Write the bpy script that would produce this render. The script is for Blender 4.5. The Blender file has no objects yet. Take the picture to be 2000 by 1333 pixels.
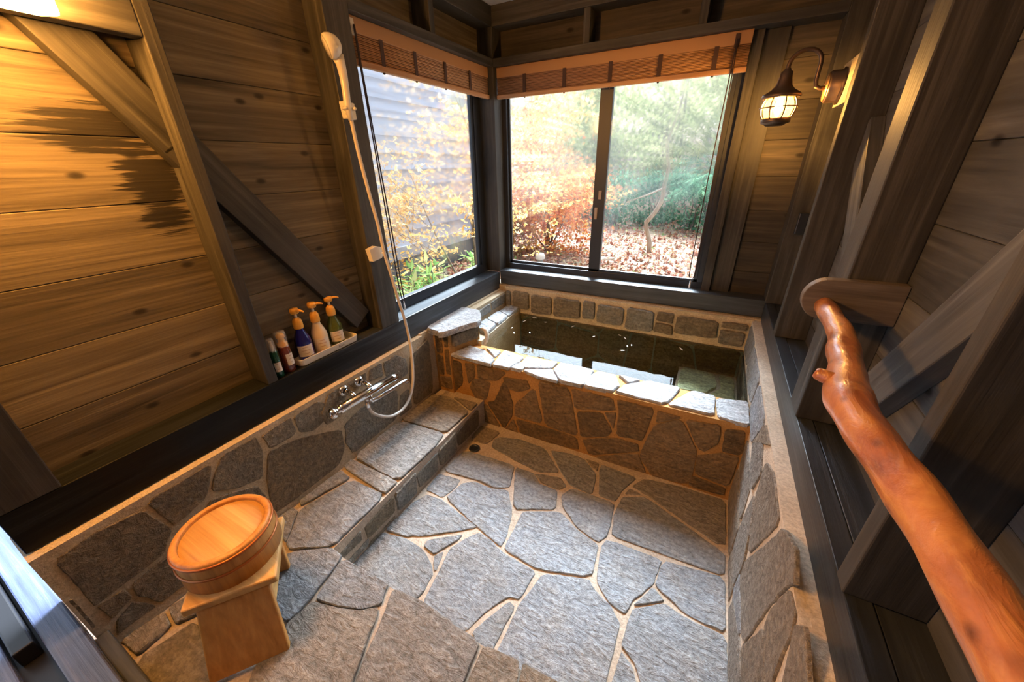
import bpy, bmesh, math, random
from mathutils import Vector, Matrix, Euler, noise

SC = bpy.context.scene
COL = SC.collection
PI = math.pi

# ------------------------------------------------------------ camera
cam_d = bpy.data.cameras.new('camera')
cam_d.sensor_width = 36.0
cam_d.sensor_fit = 'HORIZONTAL'
cam_d.lens = 12.96
cam_d.clip_start = 0.01
cam_d.clip_end = 200
cam = bpy.data.objects.new('camera', cam_d)
COL.objects.link(cam)
ROT = Matrix(((0.88534788, -0.18351625, 0.42717786),
              (0.46445957, 0.39039613, -0.79490136),
              (-0.02089127, 0.90217108, 0.43087226)))
cam.matrix_world = Matrix.Translation((0, 0, 1.4)) @ ROT.to_4x4()
SC.camera = cam

# ------------------------------------------------------------ sky, sun, exposure
world = bpy.data.worlds.new('overcast_sky')
SC.world = world
world.use_nodes = True
wt = world.node_tree
bg = wt.nodes['Background']
def _w(t, **kw):
    n = wt.nodes.new('ShaderNode' + t)
    for k, v in kw.items(): setattr(n, k, v)
    return n
_tc = _w('TexCoord')
_dot = _w('VectorMath', operation='DOT_PRODUCT')
wt.links.new(_tc.outputs['Generated'], _dot.inputs[0])
_dot.inputs[1].default_value = (-0.10, 0.78, 0.62)      # thin cloud glowing around the hidden sun
_mr = _w('MapRange', interpolation_type='SMOOTHSTEP')
wt.links.new(_dot.outputs['Value'], _mr.inputs['Value'])
_mr.inputs['From Min'].default_value = 0.78; _mr.inputs['From Max'].default_value = 0.98
_mr.inputs['To Min'].default_value = 1.1; _mr.inputs['To Max'].default_value = 13.0
wt.links.new(_mr.outputs[0], bg.inputs['Strength'])
bg.inputs['Color'].default_value = (0.74, 0.86, 1.0, 1)
sun_d = bpy.data.lights.new('hazy_sun', 'SUN')
sun_d.energy = 34.0
sun_d.angle = math.radians(26)
sun_d.color = (0.78, 0.89, 1.0)
sun = bpy.data.objects.new('hazy_sun', sun_d)
COL.objects.link(sun)
_el, _az = math.radians(45), math.radians(-12)      # comes in over the back window
_to = Vector((math.sin(_az) * math.cos(_el), math.cos(_az) * math.cos(_el), math.sin(_el)))
sun.rotation_euler = _to.to_track_quat('Z', 'Y').to_euler()
sun.location = (-1, 6, 6)
VS = SC.view_settings
VS.view_transform = 'Standard'
VS.look = 'None'
VS.exposure = 0.38
VS.gamma = 1.0
VS.use_curve_mapping = False
SC.cycles.use_denoising = True
SC.cycles.max_bounces = 12
SC.cycles.diffuse_bounces = 6
SC.cycles.glossy_bounces = 4
SC.cycles.transmission_bounces = 6
SC.cycles.transparent_max_bounces = 24
SC.cycles.caustics_reflective = False
SC.cycles.caustics_refractive = True
SC.cycles.sample_clamp_indirect = 4.0

# ------------------------------------------------------------ mesh helpers
class MB:
    """collects shapes, then links them as one mesh object"""
    def __init__(self):
        self.v, self.f, self.m, self.t, self.s = [], [], [], [], []

    def add(self, verts, faces, mat=0, tint=0.5, smooth=False):
        b = len(self.v)
        self.v.extend([tuple(p) for p in verts])
        for q in faces:
            self.f.append([b + i for i in q])
            self.m.append(mat); self.t.append(tint); self.s.append(smooth)

    def box(self, x0, x1, y0, y1, z0, z1, mat=0, tint=0.5):
        self.add([(x0, y0, z0), (x1, y0, z0), (x1, y1, z0), (x0, y1, z0), (x0, y0, z1), (x1, y0, z1), (x1, y1, z1), (x0, y1, z1)],
                 [(0, 3, 2, 1), (4, 5, 6, 7), (0, 1, 5, 4), (1, 2, 6, 5), (2, 3, 7, 6), (3, 0, 4, 7)], mat, tint)
        return self

    def obox(self, c, ux, uy, uz, mat=0, tint=0.5):
        c, ux, uy, uz = Vector(c), Vector(ux), Vector(uy), Vector(uz)
        P = [c + ux * a + uy * b + uz * d for d in (-1, 1) for (a, b) in ((-1, -1), (1, -1), (1, 1), (-1, 1))]
        self.add(P, [(0, 3, 2, 1), (4, 5, 6, 7), (0, 1, 5, 4), (1, 2, 6, 5), (2, 3, 7, 6), (3, 0, 4, 7)], mat, tint)
        return self

    def prism(self, pts, d, mat=0, tint=0.5, smooth=False):
        """pts: 3-D outline, d: extrusion vector"""
        n = len(pts); d = Vector(d)
        P = [Vector(p) for p in pts]
        P = P + [p + d for p in P]
        F = [tuple(range(n - 1, -1, -1)), tuple(range(n, 2 * n))]
        self.add(P, F, mat, tint, False)
        b = len(self.v) - 2 * n
        for i in range(n):
            j = (i + 1) % n
            self.f.append([b + i, b + j, b + n + j, b + n + i]); self.m.append(mat); self.t.append(tint); self.s.append(smooth)
        return self

    def tube(self, path, rad, n=10, mat=0, tint=0.5, cap=True, jit=0.0, rnd=None):
        path = [Vector(p) for p in path]
        if not hasattr(rad, '__len__'):
            rad = [rad] * len(path)
        rings = []; up = None
        for i, p in enumerate(path):
            t = (path[min(i + 1, len(path) - 1)] - path[max(i - 1, 0)])
            if t.length < 1e-9: t = Vector((0, 0, 1))
            t.normalize()
            if up is None:
                up = Vector((0, 0, 1)) if abs(t.z) < 0.9 else Vector((1, 0, 0))
            a = t.cross(up)
            if a.length < 1e-6: a = t.orthogonal()
            a.normalize(); up = a.cross(t).normalized()
            ring = []
            for k in range(n):
                w = 2 * PI * k / n
                r = rad[i]
                if jit:
                    r *= 1 + jit * noise.noise(Vector((math.cos(w) * 1.2, math.sin(w) * 1.2, p.dot(Vector((9, 11, 7))))))
                ring.append(p + (a * math.cos(w) + up * math.sin(w)) * r)
            rings.append(ring)
        V = [q for r in rings for q in r]; F = []
        for i in range(len(rings) - 1):
            for k in range(n):
                l = (k + 1) % n
                F.append((i * n + k, i * n + l, (i + 1) * n + l, (i + 1) * n + k))
        if cap:
            F.append(tuple(range(n - 1, -1, -1))); F.append(tuple((len(rings) - 1) * n + k for k in range(n)))
        self.add(V, F, mat, tint, True)
        return self

    def lathe(self, prof, c=(0, 0, 0), axis=(0, 0, 1), n=24, mat=0, tint=0.5, a0=0.0, a1=2 * PI, sx=1.0):
        """prof: (radius, height) from bottom to top along axis"""
        ax = Vector(axis).normalized()
        u = ax.orthogonal().normalized() if abs(ax.z) < 0.99 else Vector((1, 0, 0))
        w = ax.cross(u)
        c = Vector(c); full = abs(a1 - a0 - 2 * PI) < 1e-6
        m = n if full else n + 1
        V, F = [], []
        for (r, h) in prof:
            for k in range(m):
                q = a0 + (a1 - a0) * k / n
                V.append(c + ax * h + u * (r * math.cos(q) * sx) + w * (r * math.sin(q)))
        for i in range(len(prof) - 1):
            for k in range(n):
                l = (k + 1) % m
                F.append((i * m + k, i * m + l, (i + 1) * m + l, (i + 1) * m + k))
        self.add(V, F, mat, tint, True)
        return self

    def ball(self, c, r, n=12, mat=0, tint=0.5):
        if not hasattr(r, '__len__'): r = (r, r, r)
        V, F = [], []
        k = n // 2
        for i in range(k + 1):
            a = PI * i / k
            for j in range(n):
                b = 2 * PI * j / n
                V.append((c[0] + r[0] * math.sin(a) * math.cos(b), c[1] + r[1] * math.sin(a) * math.sin(b), c[2] + r[2] * math.cos(a)))
        for i in range(k):
            for j in range(n):
                l = (j + 1) % n
                F.append((i * n + j, (i + 1) * n + j, (i + 1) * n + l, i * n + l))
        self.add(V, F, mat, tint, True)
        return self

    def build(self, name, mats, parent=None, at=None, bevel=0.0, seg=2, weld=False, fix=True):
        org = Vector((0, 0, 0))
        if parent is not None:
            p = parent
            while p is not None:
                org += p.location; p = p.parent
        elif at is not None:
            org = Vector(at)
        me = bpy.data.meshes.new(name)
        me.from_pydata([tuple(Vector(p) - org) for p in self.v], [], self.f)
        if not isinstance(mats, (list, tuple)): mats = [mats]
        for m in mats: me.materials.append(m)
        me.polygons.foreach_set('material_index', self.m)
        me.polygons.foreach_set('use_smooth', self.s)
        at_ = me.attributes.new('tint', 'FLOAT', 'FACE')
        at_.data.foreach_set('value', self.t)
        if fix:
            bm = bmesh.new(); bm.from_mesh(me)
            if weld: bmesh.ops.remove_doubles(bm, verts=bm.verts, dist=1e-5)
            bmesh.ops.recalc_face_normals(bm, faces=bm.faces)
            bm.to_mesh(me); bm.free()
        me.update()
        o = bpy.data.objects.new(name, me)
        COL.objects.link(o)
        if parent is not None: o.parent = parent
        else: o.location = org
        if bevel:
            b = o.modifiers.new('bevel', 'BEVEL')
            b.width = bevel; b.segments = seg; b.limit_method = 'ANGLE'; b.angle_limit = math.radians(40)
        return o

def thing(name, label, cat, loc, group=None, kind=None):
    o = bpy.data.objects.new(name, None)
    COL.objects.link(o); o.location = loc
    o.empty_display_size = 0.05
    if label: o['label'] = label
    if cat: o['category'] = cat
    if group: o['group'] = group
    if kind: o['kind'] = kind
    return o

def tag(o, label=None, cat=None, group=None, kind=None):
    if label: o['label'] = label
    if cat: o['category'] = cat
    if group: o['group'] = group
    if kind: o['kind'] = kind
    return o

def setting(name, label, cat, loc):
    return thing(name, label, cat, loc, kind='structure')

# ------------------------------------------------------------ material helpers
class NT:
    def __init__(self, name):
        self.mat = bpy.data.materials.new(name)
        self.mat.use_nodes = True
        self.t = self.mat.node_tree
        self.t.nodes.clear()
        self.out = self.t.nodes.new('ShaderNodeOutputMaterial')

    def n(self, typ, ins=None, **kw):
        x = self.t.nodes.new('ShaderNode' + typ)
        for k, v in kw.items(): setattr(x, k, v)
        for k, v in (ins or {}).items():
            s = x.inputs[k]
            if hasattr(v, 'is_output') or isinstance(v, bpy.types.NodeSocket): self.t.links.new(v, s)
            else: s.default_value = v
        return x

    def ramp(self, fac, stops, interp='LINEAR'):
        x = self.n('ValToRGB', {'Fac': fac})
        e = x.color_ramp.elements
        x.color_ramp.interpolation = interp
        while len(e) < len(stops): e.new(0.5)
        for i, (p, c) in enumerate(stops):
            e[i].position = p
            e[i].color = (c[0], c[1], c[2], 1) if hasattr(c, '__len__') else (c, c, c, 1)
        return x.outputs['Color']

    def mix(self, fac, a, b, mode='MIX'):
        x = self.n('Mix', data_type='RGBA', blend_type=mode)
        for s, v in ((x.inputs[0], fac), (x.inputs[6], a), (x.inputs[7], b)):
            if isinstance(v, bpy.types.NodeSocket): self.t.links.new(v, s)
            else: s.default_value = v if not hasattr(v, '__len__') or len(v) == 4 else (*v, 1)
        return x.outputs[2]

    def math(self, op, a, b=0.0, c=None):
        ins = {0: a, 1: b}
        if c is not None: ins[2] = c
        return self.n('Math', ins, operation=op).outputs[0]

    def coord(self, scale=(1, 1, 1), rot=(0, 0, 0), rand=True, kind='Object'):
        tc = self.n('TexCoord').outputs[kind]
        if rand:
            r = self.n('ObjectInfo').outputs['Random']
            off = self.n('Vector' + 'Math', {0: (37.0, 51.0, 23.0), 'Scale': r}, operation='SCALE').outputs[0]
            tc = self.n('VectorMath', {0: tc, 1: off}, operation='ADD').outputs[0]
        return self.n('Mapping', {'Vector': tc, 'Scale': scale, 'Rotation': rot}).outputs[0]

    def noise(self, vec, scale=5.0, detail=4.0, rough=0.55, dist=0.0):
        return self.n('TexNoise', {'Vector': vec, 'Scale': scale, 'Detail': detail, 'Roughness': rough, 'Distortion': dist}).outputs['Fac']

    def tint(self):
        return self.n('Attribute', attribute_name='tint').outputs['Fac']

    def bump(self, h, strength=0.3, dist=0.01, base=None):
        ins = {'Height': h, 'Strength': strength, 'Distance': dist}
        if base is not None: ins['Normal'] = base
        return self.n('Bump', ins).outputs[0]

    def pbr(self, color, rough=0.5, normal=None, **kw):
        ins = {'Base Color': color if isinstance(color, bpy.types.NodeSocket) or len(color) == 4 else (*color, 1), 'Roughness': rough}
        if normal is not None: ins['Normal'] = normal
        ins.update(kw)
        s = self.n('BsdfPrincipled', ins).outputs[0]
        return s

    def done(self, sh):
        self.t.links.new(sh, self.out.inputs['Surface'])
        return self.mat

def plain(name, color, rough=0.5, **kw):
    k = NT(name)
    return k.done(k.pbr(color, rough, **kw))

def wood(name, axis, dark, mid, light, rough=0.55, spec=0.35, knots=False, wear=0.35, freq=1.0):
    """stained timber, grain running along the given axis of the object"""
    k = NT(name)
    s = [26.0 * freq] * 3; s[axis] = 1.1 * freq
    v = k.coord(tuple(s))
    g = k.noise(v, 1.6, 9, 0.62, 0.5)
    s2 = [70.0 * freq] * 3; s2[axis] = 2.0
    fine = k.noise(k.coord(tuple(s2)), 1.5, 5, 0.6)
    big = k.noise(k.coord((1.7, 1.7, 1.7)), 1.6, 4, 0.6, 0.6)
    col = k.ramp(g, [(0.30, dark), (0.52, mid), (0.74, light)])
    col = k.mix(k.ramp(fine, [(0.35, 0.0), (0.75, 0.55)]), col, k.mix(1.0, col, (0.55, 0.52, 0.5), 'MULTIPLY'))
    col = k.mix(k.ramp(big, [(0.35, 0.0), (0.72, wear)]), col, light)
    if knots:
        sk = [5.2] * 3; sk[axis] = 2.6
        sp = k.n('SeparateXYZ', {0: k.coord(tuple(sk))})
        vo = k.n('TexVoronoi', {'Vector': k.n('CombineXYZ', {0: sp.outputs[axis], 1: sp.outputs[2]}).outputs[0], 'Scale': 1.0}, voronoi_dimensions='2D')
        kn = k.ramp(vo.outputs['Distance'], [(0.0, 1.0), (0.035, 0.8), (0.07, 0.0)])
        col = k.mix(kn, col, (dark[0] * 0.45, dark[1] * 0.4, dark[2] * 0.35))
        col = k.mix(1.0, col, k.ramp(k.tint(), [(0.0, 0.62), (1.0, 1.3)]), 'MULTIPLY')
    nb = k.bump(k.math('ADD', g, k.math('MULTIPLY', fine, 0.6)), 0.35, 0.004)
    rr = k.ramp(g, [(0.3, rough - 0.08), (0.8, rough + 0.12)])
    return k.done(k.pbr(col, rr, nb, **{'Specular IOR Level': spec}))

# ------------------------------------------------------------ materials
DK, MD, LT = (0.013, 0.012, 0.0105), (0.038, 0.0355, 0.031), (0.10, 0.094, 0.082)
WXR = wood('window_lit_grey_brace', 0, (0.028, 0.029, 0.030), (0.080, 0.083, 0.086), (0.165, 0.170, 0.175))  # charcoal timber made paler: window daylight put into the brace colour
WX = wood('charcoal_stained_timber_x', 0, DK, MD, LT)
WY = wood('charcoal_stained_timber_y', 1, DK, MD, LT)
WZ = wood('charcoal_stained_timber_z', 2, DK, MD, LT)
BLY = wood('dark_sill_timber_y', 1, (0.009, 0.011, 0.014), (0.023, 0.028, 0.035), (0.055, 0.065, 0.08), 0.38, 0.35)
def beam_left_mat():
    k = NT('black_beam_painted_window_light')
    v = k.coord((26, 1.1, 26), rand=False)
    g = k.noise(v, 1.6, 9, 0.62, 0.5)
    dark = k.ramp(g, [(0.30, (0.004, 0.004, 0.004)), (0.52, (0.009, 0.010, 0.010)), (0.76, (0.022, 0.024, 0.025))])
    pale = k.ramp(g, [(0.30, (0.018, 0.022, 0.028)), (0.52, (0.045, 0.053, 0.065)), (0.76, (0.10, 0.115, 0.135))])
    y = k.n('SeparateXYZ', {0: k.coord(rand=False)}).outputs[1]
    w = k.n('MapRange', {'Value': k.math('ADD', y, k.math('MULTIPLY', g, 0.5)), 'From Min': 1.0, 'From Max': 2.0}).outputs[0]  # paler toward the window: its daylight is painted into the beam colour
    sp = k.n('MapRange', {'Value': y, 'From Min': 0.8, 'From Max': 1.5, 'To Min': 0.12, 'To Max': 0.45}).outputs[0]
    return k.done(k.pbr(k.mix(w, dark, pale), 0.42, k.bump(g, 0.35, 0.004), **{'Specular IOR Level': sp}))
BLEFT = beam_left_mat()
BLX = wood('dark_sill_timber_x', 0, (0.018, 0.021, 0.025), (0.042, 0.048, 0.056), (0.09, 0.10, 0.115), 0.38, 0.45)
PLX = wood('stained_boards_x', 0, (0.022, 0.018, 0.013), (0.065, 0.053, 0.038), (0.14, 0.115, 0.08), 0.6, 0.3, True)

def plank_left():
    k = NT('stained_boards_with_dark_streaks')
    v = k.coord((24, 1.0, 24), rand=False)
    g = k.noise(v, 1.5, 9, 0.62, 0.5)
    fine = k.noise(k.coord((80, 1.6, 80), rand=False), 1.5, 5, 0.6)
    col = k.ramp(g, [(0.28, (0.042, 0.033, 0.021)), (0.52, (0.145, 0.116, 0.074)), (0.78, (0.28, 0.225, 0.145))])
    col = k.mix(k.ramp(fine, [(0.4, 0.0), (0.8, 0.5)]), col, (0.07, 0.055, 0.04))
    sp = k.n('SeparateXYZ', {0: k.coord((1, 2.9, 5.6), rand=False)})
    vo = k.n('TexVoronoi', {'Vector': k.n('CombineXYZ', {0: sp.outputs[1], 1: sp.outputs[2]}).outputs[0], 'Scale': 1.0}, voronoi_dimensions='2D')
    kn = k.ramp(vo.outputs['Distance'], [(0.0, 1.0), (0.03, 0.85), (0.065, 0.0)])
    col = k.mix(kn, col, (0.022, 0.016, 0.010))
    # the old water stain: streaks of dark stain beside the stud
    pos = k.n('TexCoord').outputs['Object']
    def blob(c, r):
        m = k.n('Mapping', {'Vector': pos, 'Location': (0, -c[0] / r[0], -c[1] / r[1]), 'Scale': (0, 1 / r[0], 1 / r[1])})
        return k.n('TexGradient', {'Vector': m.outputs[0]}, gradient_type='SPHERICAL').outputs['Fac']
    b = k.math('MAXIMUM', blob((0.47, 1.505), (0.30, 0.12)), blob((0.54, 1.37), (0.15, 0.27)))
    st = k.noise(k.coord((1, 2.2, 70), rand=False), 1.3, 7, 0.7)
    b = k.ramp(k.math('ADD', k.math('MULTIPLY', b, 0.55), k.math('MULTIPLY', st, 0.9)), [(0.74, 0.0), (0.80, 0.95)])
    col = k.mix(b, col, (0.012, 0.009, 0.006))
    col = k.mix(1.0, col, k.ramp(k.tint(), [(0.0, 0.7), (1.0, 1.25)]), 'MULTIPLY')
    nb = k.bump(k.math('ADD', g, k.math('MULTIPLY', fine, 0.6)), 0.35, 0.004)
    return k.done(k.pbr(col, 0.6, nb, **{'Specular IOR Level': 0.3}))
PLL = plank_left()
PLR = wood('stained_boards_y', 1, (0.027, 0.028, 0.029), (0.076, 0.079, 0.081), (0.150, 0.154, 0.156), 0.62, 0.3, True)

def stone_mat(name, cols, rough=0.62, wetdark=1.0, bump=0.9):
    k = NT(name)
    c = k.coord((1, 1, 1), rand=False)
    t = k.tint()
    base = k.ramp(t, [(0.0, cols[0]), (0.35, cols[1]), (0.7, cols[2]), (1.0, cols[3])])
    n1 = k.noise(c, 9, 6, 0.65, 0.4)
    n2 = k.noise(c, 70, 5, 0.7)
    n3 = k.noise(k.coord((18, 46, 46), (0.3, 0.2, 0.6), rand=False), 1.0, 5, 0.65, 0.8)
    base = k.mix(k.ramp(n1, [(0.42, 0.0), (0.75, 0.55)]), base, (cols[4][0], cols[4][1], cols[4][2]))
    base = k.mix(1.0, base, k.ramp(n2, [(0.28, 0.50), (0.72, 1.42)]), 'MULTIPLY')
    base = k.mix(1.0, base, k.ramp(n3, [(0.3, 0.66), (0.7, 1.28)]), 'MULTIPLY')
    h = k.math('ADD', k.math('MULTIPLY', n3, 1.0), k.math('MULTIPLY', n2, 0.5))
    nb = k.bump(h, bump, 0.018)
    return k.done(k.pbr(base, rough, nb, **{'Specular IOR Level': 0.35}))

STONE = stone_mat('split_flagstone', [(0.27, 0.295, 0.33), (0.22, 0.235, 0.25), (0.235, 0.195, 0.145), (0.195, 0.155, 0.11), (0.30, 0.265, 0.22)])
STONE_W = stone_mat('wall_flagstone', [(0.22, 0.23, 0.23), (0.20, 0.185, 0.15), (0.19, 0.155, 0.105), (0.14, 0.112, 0.08), (0.30, 0.225, 0.13)])
STONE_T = stone_mat('tub_flagstone', [(0.22, 0.155, 0.085), (0.195, 0.13, 0.064), (0.17, 0.112, 0.05), (0.12, 0.082, 0.042), (0.30, 0.17, 0.065)])
STONE_C = stone_mat('pale_coping_stone', [(0.42, 0.45, 0.49), (0.40, 0.41, 0.44), (0.37, 0.38, 0.40), (0.36, 0.36, 0.37), (0.45, 0.45, 0.46)], 0.55)
STONE_S = stone_mat('submerged_stone', [(0.42, 0.42, 0.29), (0.43, 0.38, 0.24), (0.42, 0.33, 0.18), (0.38, 0.27, 0.13), (0.47, 0.39, 0.23)], 0.6)
STONE_P = stone_mat('pale_submerged_stone', [(0.60, 0.70, 0.50), (0.60, 0.66, 0.46), (0.62, 0.64, 0.40), (0.56, 0.58, 0.36), (0.66, 0.68, 0.50)], 0.6)

def mortar_mat(name, a, b):
    k = NT(name)
    c = k.coord(rand=False)
    n1 = k.noise(c, 6, 5, 0.65); n2 = k.noise(c, 120, 3, 0.6)
    col = k.ramp(n1, [(0.3, a), (0.7, b)])
    col = k.mix(1.0, col, k.ramp(n2, [(0.3, 0.75), (0.7, 1.15)]), 'MULTIPLY')
    return k.done(k.pbr(col, 0.85, k.bump(k.math('ADD', n1, n2), 0.5, 0.006), **{'Specular IOR Level': 0.2}))
MORTAR = mortar_mat('sandy_mortar', (0.36, 0.29, 0.22), (0.54, 0.46, 0.38))
MORTAR_W = mortar_mat('tan_wall_mortar', (0.42, 0.335, 0.22), (0.60, 0.50, 0.36))
MORTAR_T = mortar_mat('ochre_mortar', (0.31, 0.155, 0.045), (0.45, 0.25, 0.085))
MORTAR_P = mortar_mat('pale_mortar', (0.50, 0.43, 0.34), (0.70, 0.64, 0.55))
MORTAR_S = mortar_mat('submerged_mortar', (0.38, 0.54, 0.46), (0.50, 0.62, 0.50))

GLASS_LO, GLASS_HI = 0.25, 0.75      # misting grows with height above the sill
def glass_mat():
    k = NT('fogged_window_glass')
    c = k.coord((1, 1, 1), rand=False)
    runs = k.noise(k.coord((30, 30, 1.2), rand=False), 2.0, 6, 0.65, 0.15)
    big = k.noise(c, 2.4, 3, 0.55, 0.4)
    zz = k.n('SeparateXYZ', {0: c}).outputs[2]
    up = k.n('MapRange', {'Value': zz, 'From Min': GLASS_LO, 'From Max': GLASS_HI, 'To Min': 0.0, 'To Max': 0.36}).outputs[0]
    f = k.math('ADD', k.math('ADD', k.math('MULTIPLY', runs, 0.35), k.math('MULTIPLY', big, 0.75)), up)
    fog = k.ramp(f, [(0.58, 0.0), (0.92, 0.50)])
    clear = k.n('MixShader', {0: 0.975, 1: k.n('BsdfGlossy', {'Color': (1, 1, 1, 1), 'Roughness': 0.05}).outputs[0],
                              2: k.n('BsdfTransparent', {'Color': (0.97, 0.99, 0.985, 1)}).outputs[0]}).outputs[0]
    mist = k.n('MixShader', {0: 0.035, 1: k.n('BsdfRefraction', {'Color': (1, 1, 1, 1), 'Roughness': 0.15, 'IOR': 1.10}).outputs[0],
                             2: k.n('BsdfTranslucent', {'Color': (0.85, 0.9, 0.92, 1)}).outputs[0]}).outputs[0]
    return k.done(k.n('MixShader', {0: fog, 1: clear, 2: mist}).outputs[0])
GLASS = glass_mat()

def water_mats():
    k = NT('bath_water_surface')
    c = k.coord(rand=False)
    w = k.noise(k.coord((1, 1, 1), rand=False), 7, 2, 0.5)
    nb = k.bump(w, 0.05, 0.01)
    fr = k.n('Fresnel', {'IOR': 1.33, 'Normal': nb}).outputs[0]
    sh = k.n('MixShader', {0: fr, 1: k.n('BsdfTransparent', {'Color': (0.96, 0.985, 0.93, 1)}).outputs[0],
                           2: k.n('BsdfGlossy', {'Color': (1, 1, 1, 1), 'Roughness': 0.015, 'Normal': nb}).outputs[0]}).outputs[0]
    k.done(sh)
    k.t.links.new(k.n('VolumeAbsorption', {'Color': (0.62, 0.60, 0.30, 1), 'Density': 0.16}).outputs[0], k.out.inputs['Volume'])
    s = NT('bath_water_side')
    s.done(s.n('BsdfTransparent', {'Color': (1, 1, 1, 1)}).outputs[0])
    s.t.links.new(s.n('VolumeAbsorption', {'Color': (0.62, 0.60, 0.30, 1), 'Density': 0.16}).outputs[0], s.out.inputs['Volume'])
    return [k.mat, s.mat]
WATER = water_mats()

WET_SILL = wood('wet_grey_sill', 0, (0.04, 0.05, 0.09), (0.08, 0.10, 0.18), (0.15, 0.18, 0.30), 0.25, 0.6)
HINOKI = wood('honey_bath_timber', 2, (0.42, 0.165, 0.030), (0.62, 0.285, 0.066), (0.74, 0.39, 0.12), 0.45, 0.4, wear=0.3, freq=0.8)
HINOKI_X = wood('honey_bath_board', 0, (0.48, 0.235, 0.06), (0.66, 0.375, 0.12), (0.78, 0.50, 0.20), 0.45, 0.4, wear=0.3, freq=0.8)
HOOP = plain('copper_hoop', (0.42, 0.13, 0.03), 0.35, Metallic=0.5)
RIMG = plain('end_grain_rim', (0.34, 0.19, 0.07), 0.6)
CHROME = plain('chrome', (0.80, 0.81, 0.84), 0.09, Metallic=1.0)
IVORY = plain('ivory_plastic', (0.72, 0.66, 0.55), 0.28)
HOSE = plain('grey_beige_hose', (0.62, 0.56, 0.50), 0.33)
BRONZE = plain('brown_bronze', (0.13, 0.085, 0.06), 0.38, Metallic=0.75)
BRASS = plain('brass_screw_plate', (0.45, 0.27, 0.12), 0.35, Metallic=0.7)
BLACK = plain('black_rubber', (0.012, 0.012, 0.014), 0.4)
CORD = plain('dark_red_cord', (0.035, 0.020, 0.022), 0.7)
TASSEL = plain('clear_tassel', (0.75, 0.78, 0.85), 0.25)
BAMBOO = wood('bamboo_slat', 0, (0.30, 0.14, 0.06), (0.50, 0.27, 0.13), (0.66, 0.41, 0.23), 0.45, 0.4, wear=0.25)
BAMBOO_Y = wood('bamboo_slat_y', 1, (0.30, 0.14, 0.06), (0.50, 0.27, 0.13), (0.66, 0.41, 0.23), 0.45, 0.4, wear=0.25)
VALANCE = plain('brown_blind_board', (0.40, 0.205, 0.085), 0.5)
TAPE = plain('dark_blind_tape', (0.06, 0.030, 0.022), 0.8)
WHITE = plain('white_ceiling_paint', (0.46, 0.48, 0.51), 0.7)
ALU = plain('dark_window_frame', (0.020, 0.024, 0.032), 0.4)
TAN = plain('tan_latch', (0.34, 0.27, 0.22), 0.5)

def log_mat():
    k = NT('polished_red_log')
    c = k.coord((1, 0.55, 1), rand=False)
    n1 = k.noise(c, 8, 6, 0.62, 1.6)
    n2 = k.noise(k.coord((1, 0.35, 1), rand=False), 30, 5, 0.65, 1.0)
    n4 = k.noise(c, 3.2, 3, 0.5, 0.5)
    vo = k.n('TexVoronoi', {'Vector': k.coord((30, 22, 30), rand=False), 'Scale': 1.0}).outputs['Distance']
    col = k.ramp(n1, [(0.28, (0.15, 0.042, 0.016)), (0.47, (0.36, 0.125, 0.042)), (0.62, (0.52, 0.23, 0.075)), (0.76, (0.70, 0.40, 0.13))])
    col = k.mix(k.ramp(n2, [(0.50, 0.0), (0.70, 0.65)]), col, (0.66, 0.36, 0.12))
    col = k.mix(k.ramp(n4, [(0.45, 0.0), (0.72, 0.4)]), col, (0.56, 0.26, 0.10))
    col = k.mix(k.ramp(vo, [(0.0, 0.9), (0.27, 0.0)]), col, (0.07, 0.026, 0.014))
    nb = k.bump(k.math('ADD', n1, n2), 0.35, 0.01)
    return k.done(k.pbr(col, 0.36, nb, **{'Coat Weight': 0.35, 'Coat Roughness': 0.18}))
LOG = log_mat()

def glow(name, color, strength):
    k = NT(name)
    return k.done(k.n('Emission', {'Color': (*color, 1), 'Strength': strength}).outputs[0])
SHADE_GLOW = glow('lit_lamp_shade', (1.0, 0.42, 0.075), 130.0)
BULB_GLOW = glow('lit_bulb', (1.0, 0.50, 0.12), 1700.0)

def lens_glass():
    k = NT('ribbed_lantern_glass')
    sh = k.n('MixShader', {0: 0.965, 1: k.n('BsdfTranslucent', {'Color': (1, 0.9, 0.72, 1)}).outputs[0], 2: k.n('BsdfTransparent', {'Color': (1, 0.93, 0.8, 1)}).outputs[0]}).outputs[0]
    sh = k.n('MixShader', {0: 0.10, 1: sh, 2: k.n('BsdfGlossy', {'Color': (1, 1, 1, 1), 'Roughness': 0.08}).outputs[0]}).outputs[0]
    return k.done(sh)
LENS = lens_glass()

def clear_glass(name, col, a=0.75):
    k = NT(name)
    sh = k.n('MixShader', {0: a, 1: k.pbr(col, 0.06, **{'Coat Weight': 1.0, 'Coat Roughness': 0.03}), 2: k.n('BsdfTransparent', {'Color': (*[min(1, q * 2.2 + 0.08) for q in col], 1)}).outputs[0]}).outputs[0]
    return k.done(sh)
BLUE_G = clear_glass('cobalt_bottle', (0.012, 0.012, 0.22), 0.25)
MILK_G = plain('milky_bottle', (0.78, 0.62, 0.42), 0.2)
GREEN_G = clear_glass('green_bottle', (0.16, 0.20, 0.05), 0.5)
DGREEN_G = clear_glass('dark_green_bottle', (0.01, 0.09, 0.05), 0.3)
AMBER_G = clear_glass('amber_bottle', (0.20, 0.035, 0.015), 0.35)
CLEAR_G = clear_glass('clear_plastic_cap', (0.75, 0.72, 0.68), 0.72)
GOLD_P = plain('golden_pump', (0.80, 0.40, 0.06), 0.3)
LABEL = plain('cream_paper_label', (0.70, 0.62, 0.52), 0.6)
INK = plain('grey_print', (0.14, 0.11, 0.10), 0.7)
PRINT = plain('faded_print', (0.45, 0.30, 0.22), 0.7)

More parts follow.
